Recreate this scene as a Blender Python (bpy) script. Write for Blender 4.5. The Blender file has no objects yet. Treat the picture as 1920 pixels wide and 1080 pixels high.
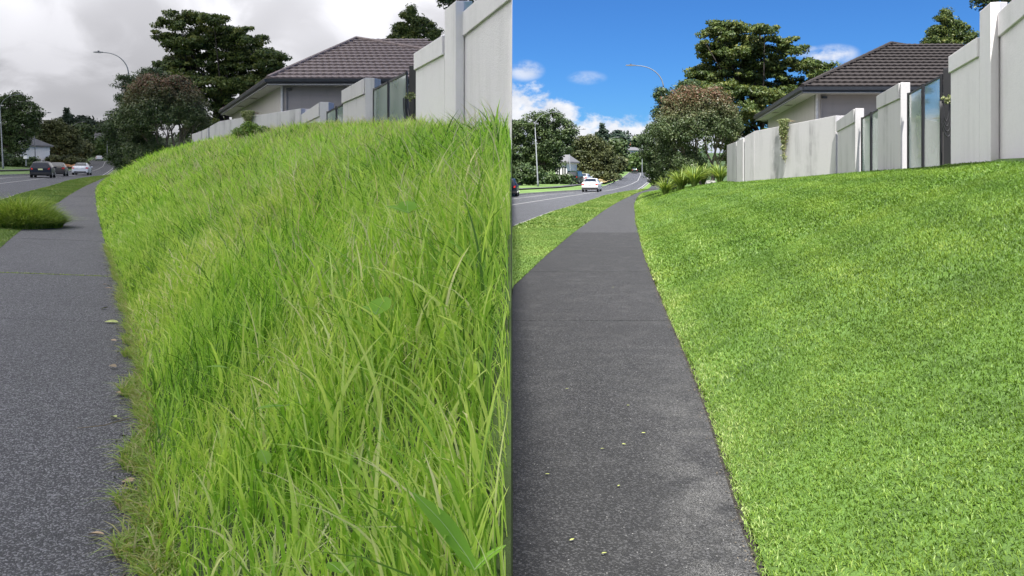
import bpy, math, random
import numpy as np
from mathutils import Vector, Matrix

# ------------------------------------------------------------------ camera, sky, sun, exposure
SC = bpy.context.scene
F = 1500.0                      # focal length in photo pixels (frame 1920 wide)
EYE = 1.6
cam = bpy.data.cameras.new('camera')
cam_o = bpy.data.objects.new('camera', cam)
SC.collection.objects.link(cam_o)
cam_o.location = (0, 0, EYE)
cam_o.rotation_euler = (math.radians(90), 0, 0)
cam.sensor_width = 36.0
cam.lens = 36.0 * F / 1920.0
cam.shift_y = -(540 - 330) / 1920.0
cam.clip_start = 0.05
cam.clip_end = 20000
SC.camera = cam_o

SUN_EL = math.radians(64)
SC.view_settings.view_transform = 'Standard'
SC.view_settings.look = 'None'
SC.view_settings.gamma = 1
SC.view_settings.use_curve_mapping = False
SC.view_settings.exposure = 1.2

world = bpy.data.worlds.new('World')
SC.world = world
world.use_nodes = True
wn, wl = world.node_tree.nodes, world.node_tree.links
wn.clear()

class G:
    """tiny helper for shader maths"""
    def __init__(s, nt):
        s.nt = nt
    def n(s, typ, **kw):
        nd = s.nt.nodes.new(typ)
        for k, v in kw.items():
            setattr(nd, k, v)
        return nd
    def l(s, a, b):
        s.nt.links.new(a, b)
    def m(s, op, a, b=None, c=None, clamp=False):
        nd = s.n('ShaderNodeMath', operation=op)
        nd.use_clamp = clamp
        for i, v in enumerate((a, b, c)):
            if v is None:
                continue
            if isinstance(v, (int, float)):
                nd.inputs[i].default_value = v
            else:
                s.l(v, nd.inputs[i])
        return nd.outputs[0]
    def mix(s, fac, a, b, blend='MIX'):
        nd = s.n('ShaderNodeMix', data_type='RGBA', blend_type=blend)
        for sock, v in ((nd.inputs[0], fac), (nd.inputs[6], a), (nd.inputs[7], b)):
            if isinstance(v, (int, float)):
                sock.default_value = v
            elif isinstance(v, (tuple, list)):
                sock.default_value = (*v[:3], 1)
            else:
                s.l(v, sock)
        return nd.outputs[2]
    def noise(s, scale, detail=4, rough=.55, vec=None, dist=0):
        nd = s.n('ShaderNodeTexNoise')
        nd.inputs['Scale'].default_value = scale
        nd.inputs['Detail'].default_value = detail
        nd.inputs['Roughness'].default_value = rough
        nd.inputs['Distortion'].default_value = dist
        if vec is not None:
            s.l(vec, nd.inputs['Vector'])
        return nd.outputs['Fac']
    def step(s, v, lo, hi, a=0.0, b=1.0):
        nd = s.n('ShaderNodeMapRange', interpolation_type='SMOOTHSTEP')
        s.l(v, nd.inputs[0])
        for i, x in enumerate((lo, hi, a, b)):
            if isinstance(x, (int, float)):
                nd.inputs[1 + i].default_value = x
            else:
                s.l(x, nd.inputs[1 + i])
        return nd.outputs[0]
    def vmul(s, v, xyz):
        nd = s.n('ShaderNodeVectorMath', operation='MULTIPLY')
        s.l(v, nd.inputs[0])
        nd.inputs[1].default_value = xyz
        return nd.outputs[0]

g = G(world.node_tree)
sky = g.n('ShaderNodeTexSky', sky_type='NISHITA')
sky.sun_disc = False
sky.sun_elevation = SUN_EL
sky.sun_rotation = math.radians(180)
sky.altitude = 0
sky.air_density = 1.0
sky.dust_density = 0.15
sky.ozone_density = 3.0
tc = g.n('ShaderNodeTexCoord').outputs['Generated']
sep = g.n('ShaderNodeSeparateXYZ'); g.l(tc, sep.inputs[0])
el = sep.outputs[2]
# cumulus bank along the horizon and some small puffs above it
nb = g.noise(9, 2, .5, g.vmul(tc, (1, 1, 1.0)))
nf = g.noise(26, 8, .6, g.vmul(tc, (1, 1, 1.5)), 0.15)
top = g.m('ADD', g.m('MULTIPLY', g.m('SUBTRACT', nb, .5), .10), .107)
top = g.m('SUBTRACT', top, g.m('MULTIPLY', g.step(sep.outputs[0], 0.0, .16), .040))
edge = g.m('ADD', el, g.m('MULTIPLY', g.m('SUBTRACT', nf, .5), -.060))
bank_m = g.step(g.m('SUBTRACT', top, edge), -.003, .010)
wis = None
for (px, py, wx, wz, st) in ((984, 133, .022, .012, .75), (1100, 146, .022, .008, .35), (1556, 103, .026, .011, .95), (1520, 97, .02, .006, .7)):
    d = Vector(((px - 960) / F, 1, (330 - py) / F)).normalized()
    dx = g.m('DIVIDE', g.m('SUBTRACT', sep.outputs[0], d.x), wx)
    dz = g.m('DIVIDE', g.m('SUBTRACT', el, d.z), wz)
    r2 = g.m('ADD', g.m('MULTIPLY', dx, dx), g.m('MULTIPLY', dz, dz))
    k = g.m('MULTIPLY', g.m('MULTIPLY', g.step(r2, 1.6, 0.0), g.step(nf, .33, .62)), st)
    k = g.m('MULTIPLY', k, g.step(sep.outputs[1], 0, .1))
    wis = k if wis is None else g.m('MAXIMUM', wis, k)
lit = g.step(g.noise(30, 6, .55, g.vmul(tc, (1, 1, 1.4))), .34, .62)
hgt = g.step(g.m('SUBTRACT', top, edge), .07, .0)
shade = g.m('ADD', g.m('MULTIPLY', lit, .5), g.m('MULTIPLY', hgt, .5))
ccol = g.mix(shade, (.42, .48, .62), (.78, .79, .82))
fac = g.m('MAXIMUM', bank_m, wis)
sk = g.mix(1.0, sky.outputs[0], (.25, .56, 1.0), 'MULTIPLY')
bg1 = g.n('ShaderNodeBackground'); g.l(sk, bg1.inputs[0]); bg1.inputs[1].default_value = 0.056
bg2 = g.n('ShaderNodeBackground'); g.l(ccol, bg2.inputs[0]); bg2.inputs[1].default_value = .54
mx = g.n('ShaderNodeMixShader'); g.l(fac, mx.inputs[0]); g.l(bg1.outputs[0], mx.inputs[1]); g.l(bg2.outputs[0], mx.inputs[2])
wo = g.n('ShaderNodeOutputWorld'); g.l(mx.outputs[0], wo.inputs[0])

sun = bpy.data.lights.new('sun', 'SUN')
sun.energy = 5.0
sun.angle = math.radians(.5)
sun.color = (1, .965, .9)
sun_o = bpy.data.objects.new('sun', sun)
SC.collection.objects.link(sun_o)
sun_o.location = (0, -30, 60)
sun_o.rotation_euler = (math.radians(90) - SUN_EL, 0, 0)    # shines forward and down

# ------------------------------------------------------------------ helpers
R = random.Random(7)
NR = np.random.default_rng(11)

def link(o, parent=None):
    SC.collection.objects.link(o)
    if parent is not None:
        o.parent = parent
    return o

def tag(o, label=None, cat=None, group=None, kind=None):
    for k, v in (('label', label), ('category', cat), ('group', group), ('kind', kind)):
        if v:
            o[k] = v
    return o

def empty(name, loc=(0, 0, 0), rz=0, label=None, cat=None, group=None):
    o = bpy.data.objects.new(name, None)
    o.empty_display_size = .2
    link(o)
    o.location = loc
    o.rotation_euler = (0, 0, rz)
    return tag(o, label, cat, group)

class MB:
    def __init__(s):
        s.v = []; s.f = []
    def add(s, vs, fs):
        b = len(s.v)
        s.v += [tuple(v) for v in vs]
        s.f += [tuple(i + b for i in f) for f in fs]
        return s
    def box(s, c, d, rz=0):
        cx, cy, cz = c; hx, hy, hz = d[0] / 2, d[1] / 2, d[2] / 2
        ca, sa = math.cos(rz), math.sin(rz)
        vs = []
        for z in (-hz, hz):
            for x, y in ((-hx, -hy), (hx, -hy), (hx, hy), (-hx, hy)):
                vs.append((cx + x * ca - y * sa, cy + x * sa + y * ca, cz + z))
        return s.add(vs, [(0, 3, 2, 1), (4, 5, 6, 7), (0, 1, 5, 4), (1, 2, 6, 5), (2, 3, 7, 6), (3, 0, 4, 7)])
    def hexa(s, bot, top):
        return s.add(list(bot) + list(top), [(0, 3, 2, 1), (4, 5, 6, 7), (0, 1, 5, 4), (1, 2, 6, 5), (2, 3, 7, 6), (3, 0, 4, 7)])
    def tube(s, pts, rad, n=6, cap=True):
        pts = [Vector(p) for p in pts]
        if isinstance(rad, (int, float)):
            rad = [rad] * len(pts)
        vs = []
        up = Vector((.31, .17, .93)).normalized()
        for i, p in enumerate(pts):
            d = (pts[min(i + 1, len(pts) - 1)] - pts[max(i - 1, 0)])
            d = d.normalized() if d.length > 1e-9 else Vector((0, 0, 1))
            a = d.cross(up)
            if a.length < .05:
                a = d.cross(Vector((1, 0, 0)))
            a.normalize(); b = d.cross(a)
            for k in range(n):
                t = 2 * math.pi * k / n
                vs.append(p + (a * math.cos(t) + b * math.sin(t)) * rad[i])
        fs = []
        for i in range(len(pts) - 1):
            for k in range(n):
                k2 = (k + 1) % n
                fs.append((i * n + k, i * n + k2, (i + 1) * n + k2, (i + 1) * n + k))
        if cap:
            fs.append(tuple(range(n - 1, -1, -1)))
            fs.append(tuple((len(pts) - 1) * n + k for k in range(n)))
        return s.add(vs, fs)
    def build(s, name, mat=None, parent=None, smooth=False, mats=None, mi=None):
        me = bpy.data.meshes.new(name)
        me.from_pydata(s.v, [], s.f)
        if mat:
            me.materials.append(mat)
        for m_ in (mats or []):
            me.materials.append(m_)
        if mi is not None:
            me.polygons.foreach_set('material_index', mi)
        if smooth:
            me.polygons.foreach_set('use_smooth', [True] * len(me.polygons))
        me.validate()
        me.update()
        o = bpy.data.objects.new(name, me)
        link(o, parent)
        return o

def np_mesh(name, verts, loops, starts, totals, mat, attrs=None, parent=None, smooth=False):
    me = bpy.data.meshes.new(name)
    nv = len(verts)
    me.vertices.add(nv)
    me.vertices.foreach_set('co', verts.astype(np.float32).ravel())
    me.loops.add(len(loops))
    me.loops.foreach_set('vertex_index', loops.astype(np.int32))
    me.polygons.add(len(starts))
    me.polygons.foreach_set('loop_start', starts.astype(np.int32))
    if smooth:
        me.polygons.foreach_set('use_smooth', np.ones(len(starts), bool))
    me.update(calc_edges=True)
    for k, a in (attrs or {}).items():
        at = me.attributes.new(k, 'FLOAT', 'POINT')
        at.data.foreach_set('value', a.astype(np.float32))
    me.materials.append(mat)
    o = bpy.data.objects.new(name, me)
    link(o, parent)
    return o

def copy_tree(o, parent=None):
    c = o.copy()
    link(c, parent)
    for ch in list(o.children):
        copy_tree(ch, c)
    return c

# the right-hand street is laid out in plain coordinates; the left-hand street is that same layout
# sheared sideways and tilted up, fitted to image coordinates
def site(k):
    if k == 'B':
        return lambda p: (p[0], p[1], p[2])
    return lambda p: (p[0] - .6687 * p[1], p[1], p[2] + .0233 * p[1] - .036 * p[0])

def W(px, py, Y):
    return ((px - 960) / F * Y, Y, EYE + (330 - py) / F * Y)

# ------------------------------------------------------------------ materials
def new_mat(name):
    m = bpy.data.materials.new(name)
    m.use_nodes = True
    nt = m.node_tree
    nt.nodes.clear()
    g = G(nt)
    out = g.n('ShaderNodeOutputMaterial')
    b = g.n('ShaderNodeBsdfPrincipled')
    g.l(b.outputs[0], out.inputs[0])
    return m, g, b, out

def simple(name, col, rough=.6, metal=0, var=.12, scale=6, bump=0, bscale=60, spec=.5):
    m, g, b, out = new_mat(name)
    pos = g.n('ShaderNodeTexCoord').outputs['Object']
    nz = g.noise(scale, 5, .6, pos)
    c = g.mix(g.step(nz, .3, .7), tuple(x * (1 - var) for x in col), tuple(min(1, x * (1 + var)) for x in col))
    g.l(c, b.inputs['Base Color'])
    b.inputs['Roughness'].default_value = rough
    b.inputs['Metallic'].default_value = metal
    b.inputs['Specular IOR Level'].default_value = spec
    if bump:
        bp = g.n('ShaderNodeBump'); bp.inputs['Strength'].default_value = bump; bp.inputs['Distance'].default_value = .01
        g.l(g.noise(bscale, 4, .6, pos), bp.inputs['Height']); g.l(bp.outputs[0], b.inputs['Normal'])
    return m

def asphalt(name, base, light, spot=.5, patch=0.35, scale=110, band=False):
    m, g, b, out = new_mat(name)
    pos = g.n('ShaderNodeTexCoord').outputs['Object']
    vor = g.n('ShaderNodeTexVoronoi'); vor.inputs['Scale'].default_value = scale; g.l(pos, vor.inputs['Vector'])
    sv = g.n('ShaderNodeSeparateColor'); g.l(vor.outputs['Color'], sv.inputs[0])
    chips = g.step(sv.outputs[0], .55, 1.0)
    fine = g.noise(scale * 1.7, 3, .6, pos)
    big = g.noise(2.6, 8, .72, pos)
    worn = g.step(big, .46, .72)
    c = g.mix(chips, tuple(x * .55 for x in base), tuple(x * 3.3 for x in base))
    c = g.mix(g.m('MULTIPLY', g.step(fine, .55, .75), .6), c, tuple(x * 2.6 for x in base))
    c = g.mix(g.m('MULTIPLY', worn, g.m('MULTIPLY', g.step(fine, .38, .7), patch)), c, light)
    sc2 = g.n('ShaderNodeTexVoronoi'); sc2.inputs['Scale'].default_value = scale * .5; g.l(pos, sc2.inputs['Vector'])
    s3 = g.n('ShaderNodeSeparateColor'); g.l(sc2.outputs['Color'], s3.inputs[0])
    flk = g.m('MULTIPLY', g.step(s3.outputs[1], .94, .97), g.step(sc2.outputs['Distance'], .28, .15))
    c = g.mix(g.m('MULTIPLY', flk, spot), c, tuple(min(.6, x * 1.3) for x in light))
    c = g.mix(g.m('MULTIPLY', g.step(g.noise(.35, 4, .6, pos), .4, .7), .35), c, tuple(x * .7 for x in base))
    if band:        # exposed pale stone along the worn edge by the bank
        sx = g.n('ShaderNodeSeparateXYZ'); g.l(pos, sx.inputs[0])
        dd = g.m('ABSOLUTE', g.m('SUBTRACT', sx.outputs[0], g.m('ADD', g.m('MULTIPLY', sx.outputs[1], .155), .35)))
        mk = g.m('MULTIPLY', g.step(dd, .36, .0), g.step(sx.outputs[1], 8.5, 3.6))
        mk = g.m('MULTIPLY', mk, g.step(g.noise(3.2, 7, .7, pos), .36, .62))
        c = g.mix(g.m('MULTIPLY', g.m('MULTIPLY', mk, .6), g.step(fine, .45, .66)), c, (.27, .265, .25))
    g.l(c, b.inputs['Base Color'])
    b.inputs['Roughness'].default_value = .85
    bp = g.n('ShaderNodeBump'); bp.inputs['Strength'].default_value = .9; bp.inputs['Distance'].default_value = .006
    g.l(g.m('ADD', fine, g.m('MULTIPLY', vor.outputs['Distance'], -.8)), bp.inputs['Height']); g.l(bp.outputs[0], b.inputs['Normal'])
    return m

def leafy(name, ramp, trans=.35, rough=.55, red=None, big=None, spec=.35, tcol=(1.15, 1.1, .6)):
    """ramp: list of (pos, colour) over the per-leaf attribute 'tint'"""
    m, g, b, out = new_mat(name)
    at = g.n('ShaderNodeAttribute', attribute_name='tint')
    cr = g.n('ShaderNodeValToRGB')
    e = cr.color_ramp.elements
    while len(e) < len(ramp):
        e.new(.5)
    for i, (p, c) in enumerate(ramp):
        e[i].position = p; e[i].color = (*c, 1)
    g.l(at.outputs['Fac'], cr.inputs[0])
    col = cr.outputs[0]
    if big:
        pos = g.n('ShaderNodeTexCoord').outputs['Object']
        nz = g.noise(big[0], 3, .55, pos)
        col = g.mix(g.step(nz, .4, .68), col, g.mix(1.0, col, big[1], 'MULTIPLY'))
    if red:
        a2 = g.n('ShaderNodeAttribute', attribute_name='young')
        col = g.mix(a2.outputs['Fac'], col, red)
    g.l(col, b.inputs['Base Color'])
    b.inputs['Roughness'].default_value = rough
    b.inputs['Specular IOR Level'].default_value = spec
    tr = g.n('ShaderNodeBsdfTranslucent')
    g.l(g.mix(1.0, col, tcol, 'MULTIPLY'), tr.inputs[0])
    ms = g.n('ShaderNodeMixShader'); ms.inputs[0].default_value = trans
    g.l(b.outputs[0], ms.inputs[1]); g.l(tr.outputs[0], ms.inputs[2]); g.l(ms.outputs[0], out.inputs[0])
    return m

def stucco(name, col, stain=.5, rough_bump=.35):
    m, g, b, out = new_mat(name)
    geo = g.n('ShaderNodeNewGeometry').outputs['Position']
    streak = g.noise(1.0, 5, .65, g.vmul(geo, (2.4, 1.6, .18)))
    blot = g.noise(.9, 6, .6, geo)
    sm = g.m('MULTIPLY', g.step(streak, .45, .75), g.step(blot, .32, .6))
    c = g.mix(g.m('MULTIPLY', sm, stain), col, (col[0] * .45, col[1] * .46, col[2] * .45))
    c = g.mix(g.m('MULTIPLY', g.step(g.noise(14, 4, .6, geo), .45, .8), .18), c, tuple(x * .72 for x in col))
    g.l(c, b.inputs['Base Color'])
    b.inputs['Roughness'].default_value = .9
    bp = g.n('ShaderNodeBump'); bp.inputs['Strength'].default_value = rough_bump; bp.inputs['Distance'].default_value = .01
    g.l(g.m('ADD', g.noise(34, 5, .7, geo), g.m('MULTIPLY', g.noise(6, 3, .5, geo), .6)), bp.inputs['Height']); g.l(bp.outputs[0], b.inputs['Normal'])
    return m

M = {}
M['path_l'] = asphalt('asphalt_path_grey', (.078, .076, .077), (.22, .215, .21), .7, .3, 140)
M['path_r'] = asphalt('asphalt_path_dark', (.0195, .0195, .020), (.20, .197, .19), 1.0, .30, 125, True)
M['path_far'] = asphalt('asphalt_path_resealed', (.036, .036, .038), (.09, .09, .09), .4, .2)
M['road'] = asphalt('asphalt_road', (.055, .057, .064), (.1, .1, .108), .3, .25, 60)
M['soil'] = simple('soil', (.026, .022, .017), .95, var=.4, scale=9, bump=.8, bscale=40)
M['turf_l'] = simple('turf_under_long_grass', (.05, .08, .018), .95, var=.45, scale=3, bump=1, bscale=50)
M['turf_r'] = simple('mown_turf', (.065, .125, .018), .95, var=.3, scale=2, bump=1, bscale=80)
M['far_lawn'] = simple('far_lawn', (.10, .17, .04), .95, var=.3, scale=.25, bump=.6, bscale=20)
M['yard'] = simple('yard_gravel', (.14, .13, .115), .95, var=.3, scale=2)
M['dry'] = simple('dry_grass', (.30, .24, .11), .95, var=.3, scale=.6, bump=.6, bscale=20)
M['clay'] = simple('orange_clay', (.42, .2, .08), .95, var=.3, scale=.8, bump=.6, bscale=10)
M['hill'] = simple('hill_ground', (.05, .085, .025), .95, var=.4, scale=.05)
M['kerb'] = simple('kerb_concrete', (.24, .24, .225), .9, var=.25, scale=3, bump=.5)
M['paint'] = simple('road_paint', (.40, .40, .39), .7, var=.15, scale=20)
M['wall'] = stucco('white_stucco', (.46, .447, .457), .7)
M['wall_old'] = stucco('stained_stucco', (.46, .447, .457), 1.0)
M['wall_rough'] = stucco('white_roughcast', (.67, .65, .655), .3, .8)
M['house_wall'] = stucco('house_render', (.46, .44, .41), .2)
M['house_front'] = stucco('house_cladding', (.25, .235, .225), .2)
M['soffit'] = simple('soffit_board', (.55, .55, .53), .8)
M['gutter'] = simple('gutter_paint', (.022, .026, .034), .4, spec=.5)
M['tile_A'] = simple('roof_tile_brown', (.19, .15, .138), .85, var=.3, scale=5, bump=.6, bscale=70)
M['tile_B'] = simple('roof_tile_shaded', (.024, .0185, .0165), .85, var=.3, scale=5, bump=.6, bscale=70)  # backlit shade darkened into the tile colour of the right roof
M['underlay'] = simple('roof_underlay', (.025, .02, .02), .95)
M['black'] = simple('black_metal', (.012, .012, .014), .5)
M['galv'] = simple('galvanised_steel', (.17, .185, .2), .6, metal=.1)
M['lampgrey'] = simple('lamp_housing', (.16, .17, .19), .5)
M['bark'] = simple('bark', (.085, .07, .055), .95, var=.35, scale=8, bump=.9, bscale=40)
M['bark_dark'] = simple('bark_dark', (.022, .018, .015), .95, var=.3, scale=8)
M['bark_pale'] = simple('bark_pale', (.19, .155, .125), .95, var=.3, scale=8, bump=.9, bscale=40)
M['twig'] = simple('dry_twig', (.23, .18, .11), .9)
M['dead'] = simple('dead_leaf', (.33, .235, .14), .8, var=.35, scale=30)
M['soil_cut'] = simple('cut_soil', (.11, .08, .055), .95, var=.4, scale=9, bump=.8, bscale=40)
M['crumb'] = simple('dry_crumbs', (.095, .08, .058), .9, var=.5, scale=60)
M['deadgreen'] = simple('yellow_leaf', (.38, .42, .12), .7, var=.3, scale=30)
M['white'] = simple('white_paint', (.72, .72, .72), .7, var=.05)
M['redroof'] = simple('red_roof', (.42, .11, .07), .8)
M['greyroof'] = simple('grey_roof', (.14, .14, .15), .8)
M['windowdark'] = simple('window_glass_dark', (.03, .035, .04), .15, spec=.8)
M['rubber'] = simple('tyre_rubber', (.015, .015, .016), .8)
M['rim'] = simple('alloy_rim', (.4, .41, .42), .35, metal=.7)
M['carglass'] = simple('car_glass', (.02, .025, .03), .08, spec=.9, var=.02)
M['tail'] = simple('tail_lamp_red', (.6, .03, .02), .35)
M['plate'] = simple('number_plate', (.62, .66, .35), .5)
M['plastic'] = simple('black_plastic', (.018, .018, .02), .6)
M['chrome'] = simple('chrome_trim', (.6, .6, .6), .2, metal=1)

def carpaint(name, col, metal=.2):
    m, g, b, out = new_mat(name)
    b.inputs['Base Color'].default_value = (*col, 1)
    b.inputs['Metallic'].default_value = metal
    b.inputs['Roughness'].default_value = .32
    b.inputs['Coat Weight'].default_value = .1
    b.inputs['Specular IOR Level'].default_value = .25
    b.inputs['Coat Roughness'].default_value = .06
    nz = g.noise(40, 3, .5, g.n('ShaderNodeTexCoord').outputs['Object'])
    g.l(g.step(nz, .3, .8, .26, .42), b.inputs['Roughness'])
    return m
M['car_black'] = carpaint('car_paint_black', (.012, .016, .026))
M['car_bronze'] = carpaint('car_paint_bronze', (.07, .065, .06), .5)
M['car_silver'] = carpaint('car_paint_silver', (.62, .64, .67), .25)
M['car_white'] = carpaint('car_paint_white', (.75, .76, .77), 0)
M['car_green'] = carpaint('car_paint_green', (.02, .035, .03), .2)

def glass_mat():
    m, g, b, out = new_mat('frosted_green_glass')
    b.inputs['Base Color'].default_value = (.30, .36, .345, 1)
    geo = g.n('ShaderNodeNewGeometry').outputs['Position']
    c = g.mix(g.step(g.noise(.8, 3, .5, geo), .35, .7), (.24, .31, .29), (.36, .42, .40))
    g.l(c, b.inputs['Base Color'])
    b.inputs['Roughness'].default_value = .12
    b.inputs['Specular IOR Level'].default_value = .8
    b.inputs['Coat Weight'].default_value = .6
    return m
M['glass'] = glass_mat()

M['grass_long'] = leafy('long_grass_blades', [(0, (.07, .17, .015)), (.3, (.23, .45, .04)), (.65, (.42, .62, .09)), (.93, (.52, .68, .15)), (1, (.64, .68, .34))], .5, .42, big=(.35, (1.12, .98, 1.2)), spec=.3, tcol=(1.3, 1.3, 1.0))
M['grass_clump'] = leafy('clump_blades', [(0, (.11, .2, .03)), (.5, (.26, .38, .06)), (1, (.5, .54, .2))], .45, .5, spec=.25)
M['grass_fringe'] = leafy('creeping_grass', [(0, (.13, .24, .03)), (.55, (.32, .46, .08)), (.8, (.42, .42, .17)), (1, (.55, .46, .28))], .4)
M['grass_lawn'] = leafy('lawn_blades', [(0, (.05, .11, .014)), (.5, (.118, .22, .027)), (.85, (.2, .31, .055)), (1, (.33, .42, .15))], .38, .5, big=(.45, (1.14, 1.04, .95)), spec=.35)
M['grass_verge'] = leafy('verge_blades', [(0, (.07, .14, .022)), (.5, (.135, .23, .04)), (1, (.30, .35, .12))], .35, big=(.8, (1.15, 1.0, 1.1)))
M['seed'] = leafy('grass_seed_heads', [(0, (.30, .32, .12)), (1, (.66, .62, .42))], .45)
M['weed'] = leafy('broad_weed_leaf', [(0, (.22, .42, .05)), (1, (.30, .50, .08))], .45, .7, spec=.1)
M['weedrib'] = simple('leaf_rib', (.30, .42, .13), .6)
M['tree_big'] = leafy('olive_evergreen_leaves', [(0, (.018, .038, .012)), (.5, (.066, .102, .024)), (.85, (.14, .17, .04)), (1, (.23, .225, .06))], .28, .5)
M['shrub'] = leafy('shrub_leaves', [(0, (.026, .048, .018)), (.5, (.072, .108, .042)), (1, (.18, .21, .10))], .2, .45, red=(.17, .08, .052))
M['shrubdark'] = leafy('dark_shrub_leaves', [(0, (.016, .034, .013)), (.5, (.042, .072, .025)), (1, (.10, .14, .05))], .2, .45)
M['tree_left'] = leafy('broadleaf_leaves', [(0, (.018, .036, .013)), (.5, (.045, .076, .024)), (1, (.105, .145, .048))], .2)
M['tree_olive'] = leafy('brownish_leaves', [(0, (.028, .04, .015)), (.5, (.065, .08, .028)), (1, (.13, .14, .05))], .2)
M['conifer'] = leafy('conifer_needles', [(0, (.012, .026, .018)), (.5, (.028, .05, .034)), (1, (.055, .085, .05))], .1)
M['tree_light'] = leafy('mid_green_leaves', [(0, (.03, .06, .015)), (.5, (.07, .12, .028)), (1, (.13, .19, .045))], .25)
M['bushgreen'] = leafy('bush_leaves', [(0, (.06, .12, .02)), (.5, (.16, .26, .045)), (1, (.30, .38, .10))], .35)
M['flax'] = leafy('strap_leaves', [(0, (.09, .16, .03)), (.5, (.2, .29, .06)), (1, (.36, .42, .14))], .35)
M['vine'] = leafy('vine_leaves', [(0, (.08, .12, .03)), (.5, (.2, .25, .09)), (1, (.42, .42, .24))], .3)

# ------------------------------------------------------------------ overcast layer over the left-hand street
def cloud_deck():
    m, g, b, out = new_mat('cloud_layer')
    geo = g.n('ShaderNodeNewGeometry').outputs['Position']
    sp = g.n('ShaderNodeSeparateXYZ'); g.l(geo, sp.inputs[0])
    # brightness set by colour: dim far off, bright overhead to light the street
    r = g.m('SQRT', g.m('ADD', g.m('MULTIPLY', sp.outputs[0], sp.outputs[0]), g.m('MULTIPLY', sp.outputs[1], sp.outputs[1])))
    s = g.m('DIVIDE', 45.0, g.m('SQRT', g.m('ADD', g.m('MULTIPLY', r, r), 2025.0)))
    T = g.m('MULTIPLY', g.m('ADD', g.m('MULTIPLY', s, 6.2), 1.0), .139)
    cv = g.n('ShaderNodeCombineXYZ')
    g.l(g.m('MULTIPLY', g.m('ARCTAN2', sp.outputs[0], sp.outputs[1]), 6.5), cv.inputs[0])
    g.l(g.m('MULTIPLY', g.m('LOGARITHM', g.m('ADD', r, 60.0), 2.718), 1.5), cv.inputs[1])
    n1 = g.noise(1.5, 6, .5, cv.outputs[0], .5)
    n2 = g.noise(.6, 3, .5, cv.outputs[0])
    k = g.m('ADD', g.m('MULTIPLY', g.step(n1, .38, .62), .30), g.m('MULTIPLY', g.step(n2, .38, .62), .24))
    T = g.m('MULTIPLY', T, g.m('ADD', k, .64), clamp=True)
    cc = g.n('ShaderNodeCombineColor')
    g.l(g.m('MULTIPLY', T, .985), cc.inputs[0]); g.l(g.m('MULTIPLY', T, .985), cc.inputs[1]); g.l(T, cc.inputs[2])
    tr = g.n('ShaderNodeBsdfTranslucent'); g.l(cc.outputs[0], tr.inputs[0])
    g.l(tr.outputs[0], out.inputs[0])
    xs = -np.array([-.06, 60, 150, 300, 600, 1000, 1600, 2500, 3600, 5000.])
    ys = np.array([-4000, -2500, -1200, -500, -150, 0, 150, 400, 800, 1400, 2200, 3200, 4200, 5200.])
    vs = []; fs = []
    for y in ys:
        for x in xs:
            rr = math.hypot(x, y)
            vs.append((x, y, 45 - 20 * min(1.3, (rr / 5200)) ** 2))
    n = len(xs)
    for j in range(len(ys) - 1):
        for i in range(n - 1):
            fs.append((j * n + i, j * n + i + 1, (j + 1) * n + i + 1, (j + 1) * n + i))
    o = MB().add(vs, fs).build('overcast_cloud', m, smooth=True)
    tag(o, kind='structure')
cloud_deck()

# ------------------------------------------------------------------ layout curves of the street
def curve(a):
    ys = np.array([p[0] for p in a], float); xs = np.array([p[1] for p in a], float)
    return lambda Y: np.interp(Y, ys, xs)
XE = curve([(-6, .2), (0, .7), (1.5, .83), (3.2, .971), (4, 1.09), (5.1, 1.26), (6.67, 1.467), (9.23, 1.77), (12.6, 2.19), (16, 2.62), (21.8, 3.44), (28, 4.3), (34.3, 5.26), (41, 6.25), (48, 7.36), (58, 9.05), (68.6, 10.97), (80, 13.4), (94, 17.2), (120, 22.5), (150, 28.5), (260, 47)])
XP = curve([(-6, -1.6), (0, -1.2), (3.2, -.88), (11.4, .015), (15.5, .62), (22.2, 1.70), (29.3, 2.93), (36, 4.1), (43.6, 5.5), (52, 7.1), (60, 8.7), (75, 11.75), (94, 15.9), (120, 21), (150, 27), (260, 45.5)])
XR = curve([(-6, -5), (0, -4.2), (10, -2.6), (25.8, .03), (36, 1.75), (48, 4.2), (63, 7.0), (75, 9.8), (83, 11.9), (94, 15.0), (120, 20), (150, 25.8), (170, 29.5), (255, 43.3), (300, 50)])
XL = curve([(-6, -14), (10, -12), (25.8, -9.5), (48, -5), (60, -2.2), (73, .9), (84, 4.6), (94, 8.3), (105, 11), (120, 14), (145, 18.4), (170, 22.7), (240, 34.6), (255, 37.4), (300, 44)])
XC = curve([(-6, -9), (10, -7), (25.8, -4), (48, .1), (69.6, 5.15), (82, 8.1), (94, 11.2), (105, 13.7), (116, 16.0), (140, 21), (170, 26.7), (240, 38.6), (258, 41.2)])
XW = curve([(-6, 4.1), (2, 4.5), (5, 4.9), (8, 5.7), (11.1, 7.09), (12.2, 7.43), (14.3, 8.34), (16.6, 9.1), (17.8, 9.58), (20.5, 10.1), (25, 11.4), (30, 12.14), (34.7, 10.5), (37, 10.2), (45, 14), (80, 20), (120, 30), (150, 40), (260, 62)])
ZW = curve([(-6, 1.5), (2, 1.75), (11.1, 1.84), (14.3, 1.88), (16.6, 1.88), (20.5, 1.8), (25, 1.77), (30, 1.66), (35.5, 1.32), (45, 1.35), (60, 1.0), (80, .4), (120, .3), (260, .3)])
ZR = curve([(-10, 0), (95, 0), (120, .12), (170, .69), (240, 2.14), (255, 2.8), (262, 2.85), (330, 7), (420, 14), (700, 22), (1500, 20), (9000, 16)])

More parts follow.
